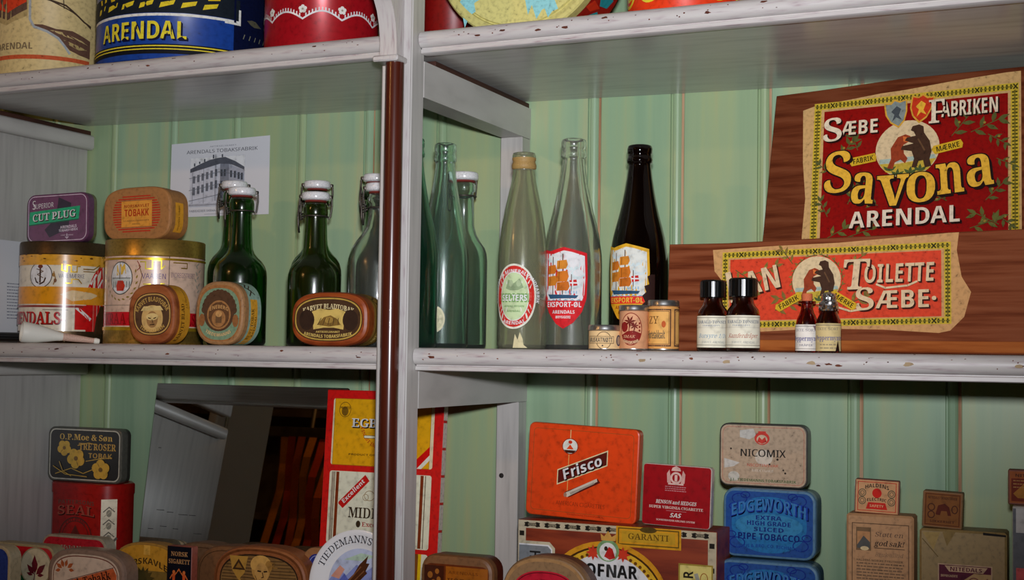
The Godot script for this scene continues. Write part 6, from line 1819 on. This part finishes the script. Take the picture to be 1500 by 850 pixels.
		k.tx2("EDGEWORTH", 0, 12 + dy, 13, "234088", "14224e", 1.0, {"w": 78, "f": "sb", "arc": 7.0, "st": 1.0}).tx("EDGEWORTH", -0.4, 12.4 + dy, 11.4, "3f6c98", {"w": 75, "f": "sb", "arc": 7.0})
		k.tx("EXTRA", 0, 6 + dy, 4.2, "1c2c66", {"w": 26}).tx("HIGH GRADE", 0, 0.4 + dy, 4.4, "1c2c66", {"w": 44}).tx("SLICED", 0, -5.6 + dy, 4.2, "1c2c66", {"w": 30}).tx("PIPE TOBACCO", 0, -13 + dy, 6.4, "14225a", {"w": 62, "f": "sb"}).tx("LARUS & BRO. CO. RICHMOND", 0, -24 + dy, 3.2, "24457c", {"w": 66, "arc": 2})
		face(k, "lid_print", t, Vector3(0, [0.0476, 0.0345][j], 0.0), "worn")

	t = tin("tobacco_tin", "worn beige tin with red crest standing on the blue tins", "tin", Vector3(0.9165, LOW + 0.1649, 0.104), 0.0907, 0.0642, 0.022, rrect(0.0907, 0.0642, 0.009), "3c3a36", {"rough": 0.35, "side": tint("4a4640", 0.4, "wear", 12), "lid": 0.7})
	k = Ink.new()
	k.rr(0, 0, 87.5, 61, 7.6, "9c8a76").rring(0, 0, 84, 57.6, 6.6, 0.5, "a06a5a")
	k.pg([[-24, 25], [-10, 27], [-7, 20], [-14, 16], [-24, 18]], "a8a49c").el(1, -2, 9, 8, "b0a698", 20)
	k.pg([[-40, -4], [-32, -6], [-24, -8], [-30, -12], [-40, -14]], "aaa69e").el(-30, -22, 6, 5, "a8a49a", 14)
	k.el(-1, 17.4, 7.8, 6.6, "b0443a", 22).el(-1, 16.4, 5.6, 4.6, "b59f88", 18).pg([[-6, 14], [-4, 19], [-1, 16], [2, 19], [4, 14], [-1, 12]], "b0443a").rect(-5, 22, 3, 24.6, "b0443a")
	k.tx("NICOMIX", 0, 2.4, 7.4, "262320", {"w": 46, "f": "s"}).tx("NICOMIX", 0.4, 2.4, 7.4, "262320", {"w": 46, "f": "s"})
	k.tx("NICOTINSVAK", 0, -10, 2.8, "a8503e", {"w": 32, "f": "s"}).tx("MIXTURE", 0, -15.4, 2.4, "b5a898", {"w": 22}).tx("J.L. TIEDEMANNS TOBAKSFABRIK", 0, -25.4, 2.6, "4a5a3c", {"w": 68, "f": "sb"})
	for q in [[15, -3.4, 1.2], [7, -8.6, 0.9], [21, -14, 0.9], [23, -17, 1.1], [-33, 6, 1.0]]:
		k.el(q[0], q[1], q[2], q[2], "2a241e", 8)
	face(k, "lid_print", t, Vector3(0, 0.0321, 0.0), "worn")

	# matches and packets at the right
	t = carton("match_parcel", "tall tan paper parcel of matches with printed text panel", "packet", Vector3(1.0393, LOW, 0.15), 0.0625, 0.1490, 0.030, "a2805e", {"bevel": 0.002, "rough": 0.7})
	k = Ink.new()
	k.frame(-26, -72, 27, 66, 0.7, "4c3c2e").rect(-22, 40, -8, 62, "6a5640").rect(-21, 45, -9, 58, "a07a58").pg([[-21, 45], [-15, 54], [-9, 48], [-9, 42], [-21, 42]], "4a4a48").el(-14, 42, 4, 2, "c2b08c", 12)
	k.tx("Støtt en", 9, 56, 4.4, "54443a", {"w": 26, "f": "r", "sk": 0.25}).tx("god sak!", 9, 47.6, 5.0, "40332a", {"w": 27, "f": "rb", "sk": 0.25}).rect(-5, 42.6, 23, 43.2, "40332a").tx("Bruk alltid", 9, 37, 3.8, "7a6450", {"w": 26, "f": "r", "sk": 0.25})
	k.tx("HALDENS NORSKE FYRSTIKKER", 0, 31, 2.0, "5a4838", {"w": 43}).rows(0.5, 28, 2, 44, 10, 1.3, "6f5b48", rnd).tx("HALDENS NORSKE FYRSTIKKER", 0, -3, 2.2, "55443a", {"w": 44}).rows(0.5, -8, -60, 40, 14, 1.3, "7a6450", rnd)
	face(k, "text_panel", t, Vector3(0, 0.0745, 0.0), "matte")

	var halden := func(a: Ink) -> void:
		a.rect(-19.6, -15.4, 19.6, 15.4, "b08a66").frame(-18, -14, 18, 14, 0.7, "a5402c")
		a.tx("HALDENS", 0, 8.6, 3.6, "22201c", {"w": 22, "arc": 2.2, "f": "sb"}).el(0, 3.4, 4.4, 4.6, "b02a20", 20)
		a.tx("ELECTRIC", 0, -3.4, 2.8, "22201c", {"w": 18, "arc": 1.0, "f": "sb"}).pg([[-10, -12], [-8, -5.6], [8, -5.6], [10, -12]], "b23026").tx("SAFETY", 0, -8.8, 2.4, "c89a76", {"w": 13})
		for s in [-1, 1]:
			for y in [3.2, -4.2]:
				a.ring(s * 13.6, y, 3.6, 3.8, 0.8, "57503e").ring(s * 13.6, y, 2.0, 2.2, 0.6, "57503e")
	t = carton("matchbox", "matchbox with red disc label on the tall tan parcel", "matchbox", Vector3(1.0350, LOW + 0.1492, 0.142), 0.0405, 0.0318, 0.013, "7c4a40", {"roll": -1.5, "turn": 3.0, "bevel": 0.0005})
	part("tray", Shape.new().box(0.0412, 0.0302, 0.0114, Vector3(0, 0.0159, -0.0065), 0.0004).mesh(), tint("9a6a5c", 0.7), t)
	k = Ink.new()
	halden.call(k)
	face(k, "label", t, Vector3(0, 0.0159, 0.0), "matte")

	t = carton("match_parcel", "brown wrapped parcel with purple label beside the tall tan parcel", "packet", Vector3(1.1144, LOW, 0.15), 0.0775, 0.1388, 0.036, "7d6c48", {"bevel": 0.002, "rough": 0.55})
	k = Ink.new()
	k.pg([[-36, 66], [-26, 50], [-20, 67]], "8a7850").pg([[-18, 67], [-14, 54], [-6, 68]], "756442").ln([[-36, 60], [-22, 44]], 0.8, "5c4e32").pg([[18, 68.8], [38, 67.6], [38, 65.8], [18, 66.4]], "1a1816")
	k.rect(-22, -14, 26, 38, "a08a74").rect(-21, -13, 25, 37, "4c2432").pg([[-16, 36.4], [22, 36.4], [18, 31], [-12, 31]], "a58e76").tx("NITEDALS", 3, 33.6, 3.6, "4c2432", {"w": 28})
	k.pg([[-20, 9], [10, 30.4], [25, 30.4], [25, 21], [-6, -2], [-20, 2]], "98815f").el(-10, 6, 5, 5, "6b4a40", 16).ring(0, 12, 6, 7, 1.2, "6b4a40").ring(10, 20, 6, 7, 1.2, "6b4a40").ln([[14, 18], [22, 26]], 1.6, "6b4a40")
	k.tx("IMPREGNERTE", -12, 27, 2.2, "a58e76", {"w": 15}).tx("SIKKERHETS", 14, 6, 2.4, "a58e76", {"w": 17}).tx("FYRSTIKKER", 14, 1.4, 2.2, "a58e76", {"w": 17})
	face(k, "label", t, Vector3(0, 0.0694, 0.0), "matte")
	var lion := func(a: Ink) -> void:
		a.rect(-16.6, -15.6, 16.6, 15.6, "6d4a2a").frame(-15.6, -14.6, 15.6, 14.6, 0.7, "4a2a1a").tx("NITEDALS TÆNDSTIKKER", 0, 11, 2.4, "43281a", {"w": 26})
		a.pg([[-6, -4], [-4, 4], [2, 6], [6, 3], [8, -5], [5, -5], [4, -1], [-1, -1], [-2, -5], [-5, -5]], "4a2418").ring(-10, 2, 3.4, 3.6, 1.0, "43281a").ring(-10, -5, 3.4, 3.6, 1.0, "43281a").ring(11, 1, 3, 4, 1.0, "43281a")
		a.tx("SIKKERHET", 0, -11, 2.2, "43281a", {"w": 22})
	t = carton("matchbox", "brown matchbox with a dark animal on the wrapped parcel", "matchbox", Vector3(1.0950, LOW + 0.1392, 0.142), 0.0355, 0.0338, 0.016, "6d5234", {"roll": -2.0, "turn": 0.0, "bevel": 0.0005})
	part("tray", Shape.new().box(0.0362, 0.0322, 0.0144, Vector3(0, 0.0169, -0.008), 0.0004).mesh(), tint("7d6846", 0.7), t)
	k = Ink.new()
	lion.call(k)
	face(k, "label", t, Vector3(0, 0.0169, 0.0), "matte")

	t = carton("match_parcel", "white and pink parcel cut off by the right edge of the picture", "packet", Vector3(1.1760, LOW, 0.15), 0.0360, 0.1640, 0.03, "8f8d88", {"rough": 0.6})
	k = Ink.new()
	k.rect(-17.6, -80, 17.6, 80, "55585c").rect(-15, 58, 17.6, 80, "9a9a98").rect(-15, -16, 17.6, 26, "b05a5c").ring(0, 6, 12, 13, 2, "8f2c34").el(0, 6, 7, 8, "9c3a40", 20).rect(-15, -40, 17.6, -20, "9a9a98")
	face(k, "front_print", t, Vector3(0, 0.082, 0.0), "matte")
	t = carton("matchbox", "reddish brown matchbox on the parcel at the right picture edge", "matchbox", Vector3(1.1720, LOW + 0.1644, 0.138), 0.0365, 0.0320, 0.014, "5a3020", {"bevel": 0.0005})
	part("tray", Shape.new().box(0.0372, 0.0304, 0.0124, Vector3(0, 0.016, -0.007), 0.0004).mesh(), tint("7d6846", 0.7), t)
	k = Ink.new()
	k.rect(-17, -14.6, 17, 14.6, "7a4a2c").rect(-15.6, -13, 15.6, 8, "5a2a1c").pg([[-14, -6], [-4, 4], [8, 4], [8, -10], [-10, -10]], "86602e").tx("NITEDALS", 0, 11, 2.6, "3c2416", {"w": 24}).rows(-8, 6, 0, 12, 3, 0.9, "8a6a44", rnd)
	face(k, "label", t, Vector3(0, 0.016, 0.0), "matte")

# ---------------------------------------------------------------- what the mirror sees of the room behind
func far_room_things() -> void:
	var t := thing("cupboard_door", "white painted door leaf standing open, seen only in the mirror", "door leaf", Vector3(-0.205, -1.195, 0.70))
	part("leaf", Shape.new().box(0.02, 2.1, 0.17, Vector3(0, 1.06, 0), 0.003).mesh(), mat("door_white", K("c6cad0"), 0.35), t)
	part("edge_rod", Shape.new().tube([Vector3(0.0135, 0.3, -0.06), Vector3(0.0135, 2.0, -0.06)], 0.003, 10).mesh(), steel(), t)
	var bx := -1.35
	t = thing("book_case", "dim wooden bookcase across the room, seen only in the mirror", "bookcase", Vector3(bx, -1.195, 2.75))
	var w := mat("dark_wood", Color(0.3, 0.26, 0.21), 0.6, {"tex": "grain", "scale": Vector3(2, 2, 2)})
	for x in [-0.62, 0.62]:
		part("side", Shape.new().box(0.03, 2.0, 0.32, Vector3(x, 1.0, 0)).mesh(), w, t)
	for y in [0.1, 0.5, 0.72, 1.02, 1.34, 1.7]:
		part("shelf", Shape.new().box(1.21, 0.025, 0.3, Vector3(0, y, 0)).mesh(), w, t)
	part("back", Shape.new().box(1.24, 1.96, 0.015, Vector3(0, 1.0, 0.168)).mesh(), w, t)
	var g := "books seen in the mirror"
	for j in 6:
		var b := thing("book", "%s bound book on the %s shelf across the room in the mirror" % [["teal", "dark green", "blue grey"][j % 3], "upper" if j % 2 else "lower"], "book", Vector3(bx - 0.35 + j * 0.15, -1.195 + 0.7328 + (0.3 if j % 2 else 0.0), 2.72), 180.0, g)
		part("cover", Shape.new().box(0.1, 0.21 + 0.02 * (j % 3), 0.17, Vector3(0, 0.105 + 0.01 * (j % 3), 0), 0.004).mesh(), tint(["2c5a5c", "2a4a36", "4a5a6a"][j % 3], 0.5), b)
		part("spine_band", Shape.new().box(0.101, 0.02, 0.002, Vector3(0, 0.16, 0.0855)).mesh(), tint("a89a5c", 0.5), b)
	for j in 6:
		var b := thing("ribbon", "%s %s ribbon hanging from the rail across the room in the mirror" % ["long" if j > 2 else "short", ["orange", "rust red", "amber"][j % 3]], "ribbon", Vector3(-0.80 - j * 0.03, 0.2965, 2.0), 0.0, "ribbons hanging in the room")
		var p := []
		for q in 8:
			p.append(Vector3(0.006 * sin(q * 1.4 + j), (-0.078 if j > 2 else -0.058) * q, 0.01 * cos(q + j)))
		var s := Shape.new()
		for q in 7:
			var a: Vector3 = p[q]
			var c: Vector3 = p[q + 1]
			s.flat(a + Vector3(-0.012, 0, 0), a + Vector3(0.012, 0, 0), c + Vector3(0.012, 0, 0), c + Vector3(-0.012, 0, 0), Vector3(0, 0, -1))
			s.flat(a + Vector3(-0.012, 0, 0.002), a + Vector3(0.012, 0, 0.002), c + Vector3(0.012, 0, 0.002), c + Vector3(-0.012, 0, 0.002), Vector3(0, 0, 1))
		part("strip", s.mesh(), tint(["c8641e", "b5451c", "d0802a"][j % 3], 0.5), b)
	t = thing("peg_rail", "wooden rail with hanging ribbons, seen only in the mirror", "rail", Vector3(-0.875, 0.30, 2.012))
	part("rail", Shape.new().box(0.3, 0.03, 0.02, Vector3(0, 0.012, 0)).mesh(), w, t)
	part("bracket", Shape.new().tube([Vector3(0, 0.02, 0), Vector3(0, 1.04, 0)], 0.006, 10).mesh(), w, t)
	t = thing("ship_picture", "white card with a small ship standing across the room in the mirror", "picture", Vector3(bx + 0.36, -1.195 + 0.7328, 2.60), 180.0)
	part("card", Shape.new().box(0.13, 0.16, 0.004, Vector3(0, 0.08, 0)).mesh(), mats.white_paper, t)
	var k := Ink.new()
	k.rect(-52, -60, 52, 60, "b8c0c8").pg([[-36, -22], [34, -22], [42, -14], [-44, -14]], "3a4a5c").ln([[-14, -14], [-14, 24]], 1.6, "6a3a2c").ln([[12, -14], [12, 20]], 1.6, "6a3a2c").rect(-52, -34, 52, -22, "7a94a4")
	face(k, "ship_print", t, Vector3(0, 0.08, 0.002))
	# a weak bulb hanging in the room behind the photographer
	t = thing("pendant_lamp", "bare warm bulb hanging from the ceiling behind the photographer", "lamp", Vector3(-0.25, 0.66, 1.95))
	part("cord", Shape.new().tube([Vector3(0, 0.05, 0), Vector3(0, 0.73, 0)], 0.003, 8).mesh(), mats.ebonite, t)
	part("socket", Shape.new().lathe([Vector2(0.0001, 0.03), Vector2(0.016, 0.03), Vector2(0.018, 0.06), Vector2(0.006, 0.075), Vector2(0.0001, 0.076)], Vector3.ZERO, 24).mesh(), mats.ebonite, t)
	var bm := StandardMaterial3D.new()
	bm.albedo_color = Color(1, 0.9, 0.7)
	bm.emission_enabled = true
	bm.emission = Color(1.0, 0.72, 0.4)
	bm.emission_energy_multiplier = 6.0
	part("bulb", Shape.new().lathe([Vector2(0.0001, -0.035), Vector2(0.016, -0.031), Vector2(0.027, -0.018), Vector2(0.03, -0.002), Vector2(0.024, 0.016), Vector2(0.014, 0.031)], Vector3.ZERO, 28).mesh(), bm, t)
	var l := OmniLight3D.new()
	l.name = "bulb_light"
	l.light_color = Color(1.0, 0.74, 0.45)
	l.light_energy = 0.26
	l.light_size = 0.028
	l.omni_range = 8.0
	l.omni_attenuation = 2.0
	l.shadow_enabled = true
	t.add_child(l)
